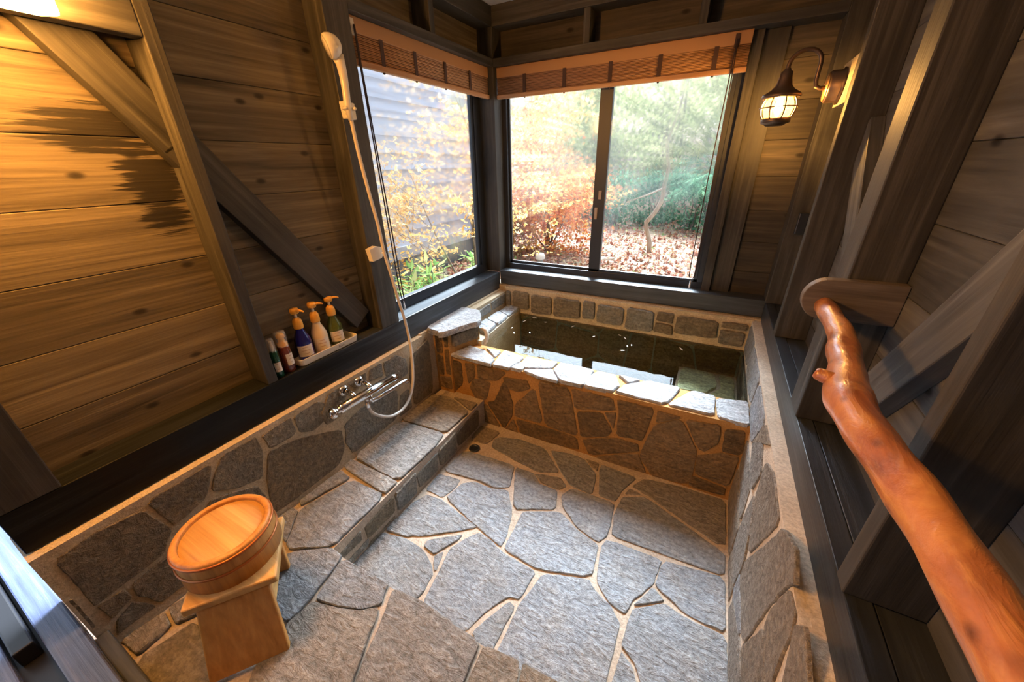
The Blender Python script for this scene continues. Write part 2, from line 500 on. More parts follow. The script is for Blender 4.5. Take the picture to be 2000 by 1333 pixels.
def leaf_mat(name, stops, trans=0.45):
    k = NT(name)
    col = k.ramp(k.tint(), stops)
    sh = k.n('MixShader', {0: trans, 1: k.n('BsdfDiffuse', {'Color': col}).outputs[0], 2: k.n('BsdfTranslucent', {'Color': col}).outputs[0]}).outputs[0]
    return k.done(sh)
L_YEL = leaf_mat('yellow_maple_leaf', [(0.0, (0.62, 0.34, 0.08)), (0.5, (0.80, 0.52, 0.18)), (1.0, (0.88, 0.66, 0.34))])
L_RED = leaf_mat('red_maple_leaf', [(0.0, (0.50, 0.13, 0.06)), (0.45, (0.62, 0.24, 0.09)), (0.8, (0.66, 0.36, 0.12)), (1.0, (0.60, 0.46, 0.16))])
L_GRN = leaf_mat('evergreen_leaf', [(0.0, (0.04, 0.11, 0.06)), (0.5, (0.09, 0.22, 0.12)), (1.0, (0.26, 0.40, 0.24))], 0.3)
L_FAR = leaf_mat('far_woodland_leaf', [(0.0, (0.16, 0.19, 0.07)), (0.5, (0.32, 0.33, 0.14)), (1.0, (0.50, 0.46, 0.24))], 0.4)
L_SASA = leaf_mat('broad_bamboo_grass_leaf', [(0.0, (0.14, 0.30, 0.08)), (0.6, (0.30, 0.44, 0.14)), (1.0, (0.62, 0.58, 0.26))], 0.4)
L_LIT = leaf_mat('fallen_leaf', [(0.0, (0.20, 0.075, 0.055)), (0.4, (0.38, 0.16, 0.11)), (0.7, (0.48, 0.28, 0.17)), (0.9, (0.50, 0.42, 0.24)), (1.0, (0.26, 0.36, 0.14))], 0.1)
BARK = wood('grey_brown_bark', 2, (0.06, 0.045, 0.035), (0.15, 0.12, 0.095), (0.26, 0.22, 0.18), 0.9, 0.1)

def soil():
    k = NT('leafy_soil')
    c = k.coord(rand=False)
    n1 = k.noise(c, 1.2, 5, 0.6); n2 = k.noise(c, 22, 4, 0.7)
    col = k.ramp(n2, [(0.3, (0.10, 0.06, 0.045)), (0.55, (0.26, 0.15, 0.10)), (0.75, (0.36, 0.24, 0.15))])
    col = k.mix(k.ramp(n1, [(0.5, 0.0), (0.7, 0.6)]), col, (0.16, 0.22, 0.08))
    return k.done(k.pbr(col, 0.95, k.bump(n2, 0.8, 0.05)))
SOIL = soil()

def siding():
    k = NT('blue_grey_siding')
    n = k.noise(k.coord((14, 1.2, 14), rand=False), 1.5, 6, 0.6)
    return k.done(k.pbr(k.ramp(n, [(0.3, (0.33, 0.385, 0.52)), (0.7, (0.44, 0.49, 0.63))]), 0.7))
SIDING = siding()

STONES = {
 'floor': [
  [(-1.034,1.469),(-0.876,1.469),(-0.895,1.347),(-0.995,1.329)],
  [(-0.867,1.338),(-0.882,1.401),(-0.855,1.43),(-0.753,1.464),(-0.595,1.458),(-0.457,1.328),(-0.558,1.284),(-0.703,1.304)],
  [(-0.565,1.458),(-0.448,1.48),(-0.376,1.474),(-0.332,1.435),(-0.289,1.393),(-0.273,1.267),(-0.384,1.273),(-0.447,1.326)],
  [(-0.374,1.481),(-0.3,1.477),(-0.293,1.422),(-0.336,1.446)],
  [(-0.287,1.477),(-0.104,1.467),(-0.152,1.355),(-0.166,1.278),(-0.244,1.276),(-0.287,1.431)],
  [(-0.073,1.476),(0.1,1.504),(0.278,1.505),(0.279,1.24),(-0.041,1.377),(-0.119,1.4)],
  [(-0.148,1.318),(-0.046,1.364),(0.279,1.22),(0.279,1.12),(0.061,1.106),(-0.14,1.095),(-0.156,1.206)],
  [(-0.141,1.338),(-0.124,1.386),(-0.066,1.37)],
  [(-0.986,1.249),(-0.686,1.272),(-0.638,1.135),(-0.695,1.095),(-0.803,1.099),(-0.991,1.074)],
  [(-0.677,1.263),(-0.578,1.267),(-0.519,1.218),(-0.427,1.217),(-0.394,1.112),(-0.567,1.025)],
  [(-0.572,1.264),(-0.447,1.302),(-0.396,1.261),(-0.422,1.226),(-0.514,1.226)],
  [(-0.402,1.197),(-0.371,1.262),(-0.167,1.266),(-0.157,1.149),(-0.155,1.087),(-0.181,1.04),(-0.28,1.068),(-0.372,1.138)],
  [(-0.995,0.939),(-1.004,1.049),(-0.883,1.066),(-0.872,1.018),(-0.894,0.934)],
  [(-0.862,1.046),(-0.815,1.087),(-0.719,1.088),(-0.636,1.113),(-0.562,1.012),(-0.524,0.875),(-0.527,0.844),(-0.661,0.876),(-0.88,0.941)],
  [(-0.525,1.035),(-0.374,1.112),(-0.278,1.06),(-0.177,1.033),(-0.163,0.909),(-0.196,0.878),(-0.354,0.827),(-0.512,0.839),(-0.519,0.948)],
  [(-0.97,0.916),(-0.882,0.926),(-0.74,0.895),(-0.66,0.875),(-0.812,0.759),(-0.911,0.701),(-1.013,0.685),(-0.998,0.857)],
  [(-1.014,0.672),(-0.909,0.698),(-0.811,0.694),(-0.739,0.665),(-0.706,0.634),(-0.691,0.557),(-0.72,0.466),(-1.05,0.48)],
  [(-0.817,0.731),(-0.699,0.823),(-0.702,0.782),(-0.751,0.694),(-0.811,0.704)],
  [(-0.749,0.691),(-0.724,0.729),(-0.701,0.649),(-0.712,0.64)],
  [(-0.676,0.816),(-0.639,0.861),(-0.596,0.856),(-0.492,0.826),(-0.357,0.818),(-0.368,0.701),(-0.408,0.684),(-0.457,0.605),(-0.484,0.531),(-0.563,0.493),(-0.673,0.534),(-0.691,0.649),(-0.71,0.745)],
  [(-0.331,0.823),(-0.171,0.881),(-0.137,0.851),(-0.077,0.827),(-0.033,0.78),(-0.033,0.653),(-0.039,0.52),(-0.172,0.451),(-0.367,0.498),(-0.364,0.546),(-0.365,0.684)],
  [(-0.468,0.534),(-0.399,0.677),(-0.373,0.67),(-0.376,0.564),(-0.379,0.524),(-0.42,0.508)],
  [(-0.156,1.071),(0.063,1.084),(0.046,0.971),(-0.009,0.879),(-0.024,0.818),(-0.078,0.831),(-0.146,0.886),(-0.165,1.03)],
  [(0.078,1.084),(0.277,1.115),(0.283,0.909),(0.153,0.917),(0.05,0.966),(0.058,1.052)],
  [(-0.008,0.858),(0.046,0.961),(0.089,0.923)],
  [(-0.006,0.85),(0.092,0.921),(0.155,0.904),(0.285,0.903),(0.287,0.669),(0.1,0.573),(0.036,0.689),(-0.017,0.723),(-0.012,0.813)],
  [(-0.015,0.706),(0.03,0.682),(0.055,0.628),(0.092,0.569),(-0.024,0.509)],
 ],
 'bench': [
  [(-1.316,1.253),(-1.312,1.419),(-1.196,1.44),(-1.017,1.368),(-1.027,1.163),(-1.314,1.146)],
  [(-1.189,1.452),(-1.014,1.459),(-1.017,1.383)],
  [(-1.312,1.136),(-1.029,1.158),(-1.01,1.059),(-1.019,0.807),(-1.315,0.826)],
  [(-1.313,0.815),(-1.02,0.807),(-1.016,0.783),(-1.018,0.731),(-1.302,0.757)],
  [(-1.3,0.744),(-1.222,0.728),(-1.282,0.534),(-1.309,0.542)],
  [(-1.206,0.727),(-1.015,0.728),(-1.013,0.467),(-1.142,0.391),(-1.173,0.396),(-1.271,0.519)],
  [(-1.306,0.513),(-1.269,0.511),(-1.179,0.403),(-1.239,0.412),(-1.31,0.451)],
  [(-1.132,0.386),(-1.013,0.464),(-0.947,0.46),(-0.92,0.312),(-0.921,0.239),(-0.982,0.234),(-1.13,0.3)],
  [(-0.943,0.458),(-0.733,0.464),(-0.706,0.407),(-0.754,0.367),(-0.83,0.338),(-0.907,0.319)],
  [(-0.907,0.314),(-0.826,0.335),(-0.754,0.361),(-0.704,0.398),(-0.629,0.229),(-0.56,0.091),(-0.717,0.009),(-0.894,0.108),(-0.922,0.236)],
  [(-0.709,0.46),(-0.611,0.473),(-0.373,0.463),(-0.366,0.364),(-0.325,0.212),(-0.544,0.099),(-0.625,0.231),(-0.671,0.369)],
  [(-0.359,0.462),(-0.253,0.476),(-0.239,0.429),(-0.216,0.268),(-0.309,0.22),(-0.359,0.368)],
  [(-0.246,0.476),(-0.15,0.479),(-0.045,0.475),(-0.138,0.308),(-0.2,0.276),(-0.234,0.432)],
  [(-1.216,-0.013),(-1.178,0.116),(-0.966,0.057),(-0.951,-0.026),(-1.031,-0.068)],
  [(-1.267,0.292),(-1.266,0.382),(-1.003,0.239),(-1.027,0.092),(-1.166,0.131)],
  [(-1.318,-0.016),(-1.296,0.082),(-1.23,0.071),(-1.229,-0.012)],
  [(-1.298,0.092),(-1.281,0.158),(-1.176,0.154),(-1.227,0.077)],
 ],
 'wall_left': [
  [(-0.015,0.528),(0.063,0.542),(0.163,0.526),(0.194,0.403),(0.151,0.341),(0.06,0.331),(-0.017,0.329),(-0.015,0.371)],
  [(0.169,0.542),(0.353,0.548),(0.301,0.433),(0.197,0.404)],
  [(0.378,0.552),(0.493,0.551),(0.497,0.474),(0.464,0.368),(0.38,0.391),(0.31,0.445),(0.344,0.507)],
  [(0.238,0.374),(0.307,0.423),(0.44,0.359),(0.453,0.258),(0.427,0.228),(0.324,0.219)],
  [(0.503,0.534),(0.62,0.544),(0.627,0.468),(0.606,0.453),(0.512,0.463)],
  [(0.506,0.457),(0.619,0.436),(0.809,0.346),(0.8,0.243),(0.754,0.179),(0.525,0.178),(0.44,0.19),(0.45,0.261),(0.469,0.364)],
  [(0.626,0.535),(0.733,0.553),(0.774,0.506),(0.748,0.435),(0.691,0.42),(0.632,0.448)],
  [(0.789,0.56),(0.856,0.557),(0.901,0.502),(0.829,0.456),(0.794,0.404),(0.744,0.407),(0.734,0.476)],
  [(0.882,0.555),(0.995,0.557),(0.988,0.49),(0.916,0.496)],
  [(1.012,0.553),(1.094,0.553),(1.09,0.468),(0.996,0.486)],
  [(1.098,0.545),(1.19,0.56),(1.256,0.488),(1.256,0.396),(1.167,0.389),(1.099,0.463)],
  [(1.28,0.493),(1.447,0.528),(1.431,0.177),(1.257,0.177),(1.253,0.365)],
  [(0.824,0.358),(0.937,0.387),(1.165,0.357),(1.129,0.188),(0.828,0.179),(0.804,0.267)],
  [(1.166,0.308),(1.239,0.314),(1.243,0.179),(1.137,0.182)],
  [(-0.013,0.328),(0.049,0.323),(0.054,0.28),(0.047,0.272),(-0.006,0.251)],
  [(-0.004,0.242),(0.048,0.263),(0.083,0.185),(0.01,0.192),(-0.02,0.189)],
  [(0.062,0.319),(0.146,0.333),(0.222,0.301),(0.202,0.161),(0.138,0.187),(0.086,0.188),(0.055,0.27)],
 ],
 'tub_front': [
  [(-1.359,0.374),(-1.149,0.38),(-1.15,0.227),(-1.224,0.149),(-1.358,0.128)],
  [(-1.13,0.379),(-1.06,0.384),(-1.059,0.301),(-1.112,0.232)],
  [(-1.047,0.387),(-0.848,0.385),(-0.913,0.31),(-1.045,0.287)],
  [(-1.075,0.291),(-0.954,0.293),(-0.992,0.16),(-1.068,0.137),(-1.107,0.214)],
  [(-0.877,0.349),(-0.729,0.365),(-0.703,0.316),(-0.79,0.274),(-0.862,0.277)],
  [(-0.94,0.17),(-0.879,0.313),(-0.848,0.3),(-0.815,0.185),(-0.823,0.101),(-0.88,-0.016),(-0.994,0.142)],
  [(-1.055,0.111),(-0.994,0.13),(-0.897,-0.016),(-1.052,-0.026)],
  [(-0.88,-0.016),(-0.815,0.086),(-0.779,-0.023)],
  [(-0.808,0.188),(-0.684,0.334),(-0.631,0.108),(-0.81,0.1)],
  [(-0.804,0.09),(-0.621,0.094),(-0.436,0.086),(-0.418,0.007),(-0.768,-0.025)],
  [(-0.669,0.38),(-0.493,0.388),(-0.426,0.096),(-0.621,0.102)],
  [(-0.484,0.385),(-0.273,0.43),(-0.253,0.32),(-0.46,0.264)],
  [(-0.45,0.255),(-0.318,0.291),(-0.259,0.195),(-0.28,0.153),(-0.418,0.096)],
  [(-0.312,0.296),(-0.25,0.311),(-0.253,0.203)],
  [(-0.259,0.401),(-0.082,0.389),(-0.11,0.188),(-0.24,0.171),(-0.243,0.324)],
  [(-0.413,0.089),(-0.247,0.16),(-0.131,0.164),(-0.119,0.119),(-0.365,-0.004)],
  [(-0.338,-0.004),(-0.126,0.108),(-0.067,-0.005),(-0.23,-0.014)],
  [(-0.074,0.383),(0.034,0.376),(-0.071,0.308)],
  [(-0.077,0.3),(0.033,0.367),(0.123,0.219),(0.127,0.035),(0.084,0.004),(-0.047,-0.007),(-0.119,0.089),(-0.106,0.169)],
  [(0.042,0.37),(0.184,0.387),(0.196,0.295),(0.149,0.224),(0.12,0.232)],
  [(0.199,0.374),(0.274,0.401),(0.291,0.277),(0.272,0.251),(0.21,0.254)],
  [(0.12,0.193),(0.208,0.246),(0.282,0.25),(0.277,0.069),(0.132,0.085)],
  [(0.119,0.076),(0.269,0.06),(0.268,0.012),(0.117,0.003)],
 ],
 'coping': [
  [(-1.256,1.534),(-1.206,1.677),(-1.08,1.664),(-0.965,1.593),(-0.961,1.525),(-1.146,1.531)],
  [(-1.09,1.699),(-0.979,1.691),(-0.98,1.615)],
  [(-0.95,1.531),(-0.975,1.713),(-0.824,1.689),(-0.843,1.537)],
  [(-0.843,1.542),(-0.819,1.625),(-0.776,1.591),(-0.774,1.542)],
  [(-0.81,1.609),(-0.816,1.698),(-0.626,1.708),(-0.64,1.634),(-0.763,1.575)],
  [(-0.774,1.553),(-0.63,1.633),(-0.555,1.526),(-0.688,1.527)],
  [(-0.623,1.621),(-0.616,1.711),(-0.421,1.716),(-0.428,1.537),(-0.55,1.534)],
  [(-0.419,1.542),(-0.441,1.606),(-0.403,1.705),(-0.308,1.708),(-0.266,1.619),(-0.288,1.546)],
  [(-0.296,1.72),(-0.184,1.715),(-0.235,1.658)],
  [(-0.276,1.552),(-0.248,1.637),(-0.151,1.727),(0.004,1.728),(-0.043,1.555)],
  [(-0.039,1.557),(0.052,1.728),(0.155,1.722),(0.152,1.559)],
  [(0.158,1.704),(0.289,1.742),(0.285,1.544),(0.166,1.553)],
 ],
 'wall_right': [
  [(1.15,0.532),(1.05,0.578),(0.88,0.567),(1.001,0.284),(1.134,0.399)],
  [(1.396,0.42),(1.265,0.523),(1.165,0.473),(1.2,0.367),(1.326,0.372)],
  [(1.19,0.189),(1.159,0.382),(1.057,0.316),(1.02,0.242),(1.017,0.096),(1.165,0.091)],
  [(0.862,0.528),(0.843,0.583),(0.745,0.636),(0.683,0.607),(0.706,0.567),(0.74,0.44),(0.783,0.187),(0.992,0.18),(0.992,0.26)],
  [(0.721,0.449),(0.686,0.572),(0.63,0.582),(0.615,0.552),(0.595,0.42),(0.558,0.354),(0.715,0.386)],
  [(0.779,0.177),(0.715,0.378),(0.561,0.348),(0.632,0.167)],
  [(1.007,0.091),(1.009,0.175),(0.834,0.156),(0.85,0.098),(0.923,0.047)],
  [(0.613,0.574),(0.586,0.615),(0.468,0.582),(0.531,0.422),(0.601,0.546)],
  [(2.226,0.464),(1.972,0.594),(1.616,0.559),(1.652,0.432),(1.881,0.408)],
  [(1.607,0.453),(1.321,0.556),(1.191,0.49),(1.208,0.38),(1.417,0.356)],
  [(1.296,0.567),(1.112,0.594),(1.166,0.447),(1.238,0.502)],
 ],
}

# ------------------------------------------------------------ stonework
def chaikin(P):
    Q = []
    n = len(P)
    for i in range(n):
        a, b = P[i], P[(i + 1) % n]
        Q.append((a[0] * 0.91 + b[0] * 0.09, a[1] * 0.91 + b[1] * 0.09))
        Q.append((a[0] * 0.09 + b[0] * 0.91, a[1] * 0.09 + b[1] * 0.91))
    return Q

def inset(P, d):
    n = len(P); Q = []
    for i in range(n):
        p0, p, p1 = P[i - 1], P[i], P[(i + 1) % n]
        e0 = Vector((p[0] - p0[0], p[1] - p0[1])); e1 = Vector((p1[0] - p[0], p1[1] - p[1]))
        if e0.length < 1e-7 or e1.length < 1e-7: Q.append(p); continue
        n0 = Vector((-e0.y, e0.x)).normalized(); n1 = Vector((-e1.y, e1.x)).normalized()
        m = n0 + n1
        if m.length < 1e-3: m = n0
        m.normalize()
        c = max(0.45, m.dot(n0))
        Q.append((p[0] + m.x * d / c, p[1] + m.y * d / c))
    return Q

def area(P):
    return 0.5 * sum(P[i][0] * P[(i + 1) % len(P)][1] - P[(i + 1) % len(P)][0] * P[i][1] for i in range(len(P)))

def stones(mb, polys, frame, h=0.012, gap=0.004, seed=1, mat=0, rough=0.004, tints=None, und=0.003):
    """raised slabs on a mortar bed; frame(s, t, height) -> point"""
    rnd = random.Random(seed)
    for pi, P in enumerate(polys):
        P = [tuple(p) for p in P]
        if area(P) < 0: P = P[::-1]
        P = chaikin(inset(P, gap))
        R = []
        n = len(P)
        for i in range(n):
            a, b = P[i], P[(i + 1) % n]
            L = math.hypot(b[0] - a[0], b[1] - a[1])
            k = max(1, int(L / 0.022))
            for j in range(k):
                R.append((a[0] + (b[0] - a[0]) * j / k, a[1] + (b[1] - a[1]) * j / k))
        so = rnd.uniform(0, 50)
        R = [(p[0] + rough * noise.noise(Vector((p[0] * 38, p[1] * 38, so))), p[1] + rough * noise.noise(Vector((p[0] * 38, p[1] * 38, so + 9)))) for p in R]
        cx = sum(p[0] for p in R) / len(R); cy = sum(p[1] for p in R) / len(R)
        hh = h * rnd.uniform(0.8, 1.2)
        R2 = inset(R, min(0.0035, h * 0.4))
        R3 = [(cx + (p[0] - cx) * 0.55, cy + (p[1] - cy) * 0.55) for p in R2]
        m = len(R)
        def up(p): return hh + und * noise.noise(Vector((p[0] * 11, p[1] * 11, so)))
        V = [frame(p[0], p[1], -0.004) for p in R] + [frame(p[0], p[1], hh * 0.62) for p in R] + [frame(p[0], p[1], up(p)) for p in R2] + \
            [frame(p[0], p[1], up(p)) for p in R3] + [frame(cx, cy, hh)]
        F = []
        for q in range(3):
            for i in range(m):
                j = (i + 1) % m
                F.append((q * m + i, q * m + j, (q + 1) * m + j, (q + 1) * m + i))
        for i in range(m):
            F.append((3 * m + i, 3 * m + (i + 1) % m, 4 * m))
        mb.add(V, F, mat, rnd.random() if tints is None else tints[pi % len(tints)], True)
        # keep the slab's lip crisp
        for q in range(len(mb.s) - len(F), len(mb.s) - len(F) + 3 * m): mb.s[q] = False

def cells(w, h, nx, ny, rnd, jit=0.33, x0=0.0, y0=0.0, clip=True):
    """irregular paving: Voronoi cells of a jittered grid, clipped to the rectangle"""
    pts = []
    for j in range(-1, ny + 1):
        for i in range(-1, nx + 1):
            pts.append(((i + 0.5 + rnd.uniform(-jit, jit) + (0.25 if j % 2 else -0.25)) * w / nx, (j + 0.5 + rnd.uniform(-jit, jit)) * h / ny))
    out = []
    for a in pts:
        P = [(0, 0), (w, 0), (w, h), (0, h)]
        for b in pts:
            if b is a or math.hypot(a[0] - b[0], a[1] - b[1]) > 3.2 * max(w / nx, h / ny): continue
            mx, my = (a[0] + b[0]) / 2, (a[1] + b[1]) / 2
            dx, dy = b[0] - a[0], b[1] - a[1]
            Q = []
            for i in range(len(P)):
                p, q = P[i], P[(i + 1) % len(P)]
                sp = (p[0] - mx) * dx + (p[1] - my) * dy; sq = (q[0] - mx) * dx + (q[1] - my) * dy
                if sp <= 0: Q.append(p)
                if sp * sq < 0:
                    t = sp / (sp - sq)
                    Q.append((p[0] + (q[0] - p[0]) * t, p[1] + (q[1] - p[1]) * t))
            P = Q
            if len(P) < 3: break
        if len(P) >= 3 and abs(area(P)) > 0.0006:
            out.append([(p[0] + x0, p[1] + y0) for p in P])
    return out

ZB = 0.57          # underside of the dark base beams
ZT = 0.687         # their top
XL, XR, YB = -1.343, 0.33, 2.337   # inner faces of the beams
XSL, XSR = -1.31, 0.284            # stone faces
YT, YTI = 1.515, 1.700             # tub front, inner edge of its coping
ZP = 0.165                         # raised ledge
ZR = 0.408                         # coping bed

# floor: mortar bed with split flagstones
floor = setting('floor', 'grey flagstone floor with sandy mortar joints', 'floor', (-0.4, 0.7, 0))
b = MB(); b.box(-1.5, 0.5, -0.4, 2.6, -0.30, -0.006)
b.build('mortar_bed', MORTAR, floor)
b = MB(); stones(b, STONES['floor'], lambda s, t, h: (s, t, h - 0.006), 0.006, 0.0005, 3, tints=[.75, .45, .35, .8, .4, .55, .25, .6, .1, .15, .5, .1, .2, .05, .0, .2, .3, .2, .3, .1, .05, .25, .05, .0, .3, .1, .2])
b.build('flagstones', STONE, floor)

# raised ledge, L-shaped, along the left wall and under the stool
ledge = thing('stone_ledge', 'raised L-shaped flagstone ledge along the left wall under the wooden stool', 'ledge', (-1.1, 0.3, 0))
b = MB()
b.prism([(XSL - 0.002, -0.05, -0.01), (0.29, -0.05, -0.01), (0.29, 0.462, -0.01), (-0.95, 0.462, -0.01), (-1.010, 0.470, -0.01), (-1.012, 1.53, -0.01), (XSL - 0.002, 1.53, -0.01)], (0, 0, ZP - 0.002))
b.build('mortar_core', MORTAR, ledge)
b = MB()
stones(b, STONES['bench'], lambda s, t, h: (s, t, ZP - 0.004 + h), 0.006, 0.0005, 5, tints=[.65, .7, .45, .5, .3, .28, .3, .25, .35, .6, .5, .65, .7, .6, .4, .6, .5])
b.build('top_slabs', STONE, ledge)
b = MB()
rs = [(0.47, 0.60, 0.01, 0.05), (0.47, 0.58, 0.06, 0.12), (0.60, 0.76, 0.03, 0.13), (0.61, 0.75, 0.005, 0.022), (0.77, 0.90, 0.01, 0.14), (0.91, 1.06, 0.01, 0.125), (1.07, 1.22, 0.01, 0.14), (1.23, 1.44, 0.01, 0.14)]
rp = [[(y0, z0 + 0.008), (y1, z0), (y1 + 0.012, z1), (y0 - 0.004, z1 - 0.012)] for (y0, y1, z0, z1) in rs]
stones(b, rp, lambda s, t, h: (-1.014 + h, s, t), 0.010, 0.004, 8)
b.build('riser_stones', STONE_W, ledge)

# ------------------------------------------------------------ bathtub
tub = thing('stone_bathtub', 'built-in stone bathtub with pale slab coping below the corner windows', 'bathtub', (-0.5, 1.9, 0))
b = MB(); b.box(XSL - 0.02, 0.29, YT + 0.002, YTI, -0.12, ZR)
b.build('front_wall', MORTAR_T, tub)
b = MB(); stones(b, [[(p[0], min(p[1], 0.388)) for p in q] for q in STONES['tub_front'] if max(p[1] for p in q) > -0.02], lambda s, t, h: (s, YT - h + 0.002, t), 0.005, 0.0015, 11)
b.build('front_stones', STONE_T, tub)
b = MB(); stones(b, STONES['coping'], lambda s, t, h: (s * 0.985, t * 0.982, ZR - 0.002 + h), 0.014, -0.001, 13)
b.build('coping_slabs', STONE_C, tub)
rnd = random.Random(4)
b = MB(); b.box(-1.30, 0.29, YTI - 0.02, 2.40, -0.22, -0.05)
stones(b, cells(1.44, 0.60, 6, 3, rnd, x0=-1.16, y0=1.73), lambda s, t, h: (s, t, -0.05 + h), 0.004, 0.006, 17, mat=1)
b.build('basin_floor', [MORTAR_S, STONE_S], tub)
b = MB(); b.box(-1.30, 0.29, 2.305, 2.40, -0.2, 0.405)
stones(b, cells(1.44, 0.50, 6, 2, rnd, x0=-1.16, y0=-0.10), lambda s, t, h: (s, 2.305 - h, t), 0.004, 0.006, 19, mat=1)
b.build('basin_back_wall', [MORTAR_S, STONE_S], tub)
b = MB(); b.box(-0.03, 0.289, YTI - 0.01, 2.27, -0.12, 0.235)
stones(b, [[(-0.025, 1.97), (0.13, 1.99), (0.19, 2.10), (0.17, 2.25), (-0.02, 2.26)], [(0.14, 1.99), (0.275, 1.96), (0.275, 2.25), (0.185, 2.25), (0.20, 2.10)],
           [(-0.025, 1.74), (0.10, 1.74), (0.02, 1.93), (-0.025, 1.96)], [(0.11, 1.74), (0.275, 1.74), (0.275, 1.95), (0.13, 1.97), (0.03, 1.94)]],
       lambda s, t, h: (s, t, 0.235 + h), 0.012, 0.005, 21, mat=1)
b.build('seat_step', [MORTAR_P, STONE_P], tub)
# narrow slab-topped shelf along the left side, and the pier with the big flat slab
b = MB(); b.prism([(-1.30, 1.70, -0.2), (-1.125, 1.70, -0.2), (-1.165, 2.31, -0.2), (-1.30, 2.31, -0.2)], (0, 0, 0.635))
b.build('side_shelf', MORTAR_W, tub)
b = MB(); stones(b, [[(-1.262, 1.83), (-1.135, 1.78), (-1.140, 1.92), (-1.262, 1.98)], [(-1.262, 1.985), (-1.142, 1.93), (-1.150, 2.09), (-1.262, 2.15)], [(-1.262, 2.155), (-1.152, 2.10), (-1.16, 2.29), (-1.262, 2.30)]],
                 lambda s, t, h: (s, t, 0.432 + h), 0.026, 0.002, 23)
b.build('shelf_slabs', STONE_C, tub)
b = MB(); b.prism([(-1.34, 1.500, 0.15), (-1.215, 1.500, 0.15), (-1.150, 1.72, 0.15), (-1.34, 1.80, 0.15)], (0, 0, 0.402))
stones(b, [[(-1.18, 0.46), (-1.03, 0.45), (-1.02, 0.535), (-1.18, 0.54)]], lambda s, t, h: (-1.210 + (s + 1.19) * 0.35 + h, 1.505 + (s + 1.19) * 1.2, t), 0.012, 0.002, 25, mat=1)
stones(b, [[(-1.312, 0.175), (-1.222, 0.175), (-1.224, 0.265), (-1.310, 0.250)], [(-1.312, 0.262), (-1.270, 0.268), (-1.266, 0.40), (-1.312, 0.40)], [(-1.256, 0.278), (-1.222, 0.276), (-1.222, 0.45), (-1.254, 0.44)], [(-1.312, 0.412), (-1.264, 0.412), (-1.262, 0.535), (-1.312, 0.535)], [(-1.252, 0.455), (-1.222, 0.462), (-1.222, 0.535), (-1.250, 0.535)]],
       lambda s, t, h: (s, 1.502 - h, t), 0.005, 0.000, 26, mat=2)
b.build('pier', [MORTAR_T, STONE_W, STONE_T], tub)
b = MB(); stones(b, [[(-1.345, 1.468), (-1.215, 1.437), (-1.112, 1.684), (-1.205, 1.832), (-1.360, 1.838)]], lambda s, t, h: (s, t, 0.550 + h), 0.026, 0.0, 27, rough=0.010)
b.build('flat_slab', STONE_C, tub)
# the mineral-crusted spout at the shelf's end
b = MB(); b.tube([(-1.125, 1.72, 0.505), (-1.105, 1.70, 0.522), (-1.085, 1.69, 0.518), (-1.075, 1.685, 0.49), (-1.078, 1.683, 0.455), (-1.09, 1.68, 0.43)], [0.012, 0.013, 0.013, 0.012, 0.011, 0.009], 10, jit=0.5)
b.build('mineral_spout', MORTAR_P, tub)

# water filling the tub
b = MB()
b.add([(-1.165, 1.69, 0.403), (0.283, 1.69, 0.403), (0.283, 2.2985, 0.403), (-1.165, 2.2985, 0.403)], [(0, 1, 2, 3)], 0)
b.add([(-1.165, 1.69, -0.108), (0.283, 1.69, -0.108), (0.283, 2.2985, -0.108), (-1.165, 2.2985, -0.108), (-1.165, 1.69, 0.403), (0.283, 1.69, 0.403), (0.283, 2.2985, 0.403), (-1.165, 2.2985, 0.403)],
      [(0, 3, 2, 1), (0, 1, 5, 4), (1, 2, 6, 5), (2, 3, 7, 6), (3, 0, 4, 7)], 1)
tag(b.build('bath_water', WATER, at=(-0.44, 2.0, 0.403), weld=True), 'clear greenish hot water filling the stone tub', 'water', kind='stuff')

# ------------------------------------------------------------ left wall
wl = setting('wall_left', 'left wall of horizontal dark boards and posts over a flagstone dado', 'wall', (XL, 0, 0))
b = MB(); rnd = random.Random(7)
z = ZB
zs = [0.56, 0.664, 0.829, 0.993, 1.157, 1.325, 1.49, 1.655, 1.82, 1.985, 2.15, 2.24]
for i in range(len(zs) - 1):
    b.box(-1.475, -1.442, -0.03, 1.20, zs[i], zs[i + 1] - 0.0012, 0, rnd.random())
b.box(-1.50, -1.462, -0.03, 1.30, 0.56, 2.24, 0, 0.1)
b.build('planking', PLL, wl, bevel=0.0015, seg=1)
b = MB(); b.box(-1.475, -1.445, 1.20, 2.44, 1.95, 2.24); b.build('upper_board', PLL, wl)
for (nm, y0, y1, z0, z1) in (('post', -0.035, 0.070, ZT, 2.22), ('stud', 0.600, 0.637, ZT, 2.22), ('post', 1.164, 1.281, ZT, 2.22)):
    b = MB(); b.box(-1.452, XL, y0, y1, z0, z1); b.build(nm, WZ, wl, bevel=0.003)
b = MB(); b.box(-1.455, XL, YB, 2.447, ZT, 2.22); b.build('corner_post', WZ, wl, bevel=0.003)
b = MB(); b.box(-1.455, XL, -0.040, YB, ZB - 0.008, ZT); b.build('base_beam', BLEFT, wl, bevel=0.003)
b = MB(); b.box(-1.385, XL, 0.070, 0.600, 1.707, 2.03); b.build('header_board', WY, wl, bevel=0.003)
b = MB(); b.box(-1.455, XL, 1.281, YB, 1.933, 1.972); b.build('lintel', WY, wl, bevel=0.002)
b = MB(); b.box(-1.455, XL, 1.281, YB + 0.1, 2.121, 2.215); b.build('head_beam', WY, wl, bevel=0.003)
b = MB(); b.box(-1.445, XL, 1.765, 1.800, 1.972, 2.121); b.build('cripple_stud', WZ, wl, bevel=0.002)

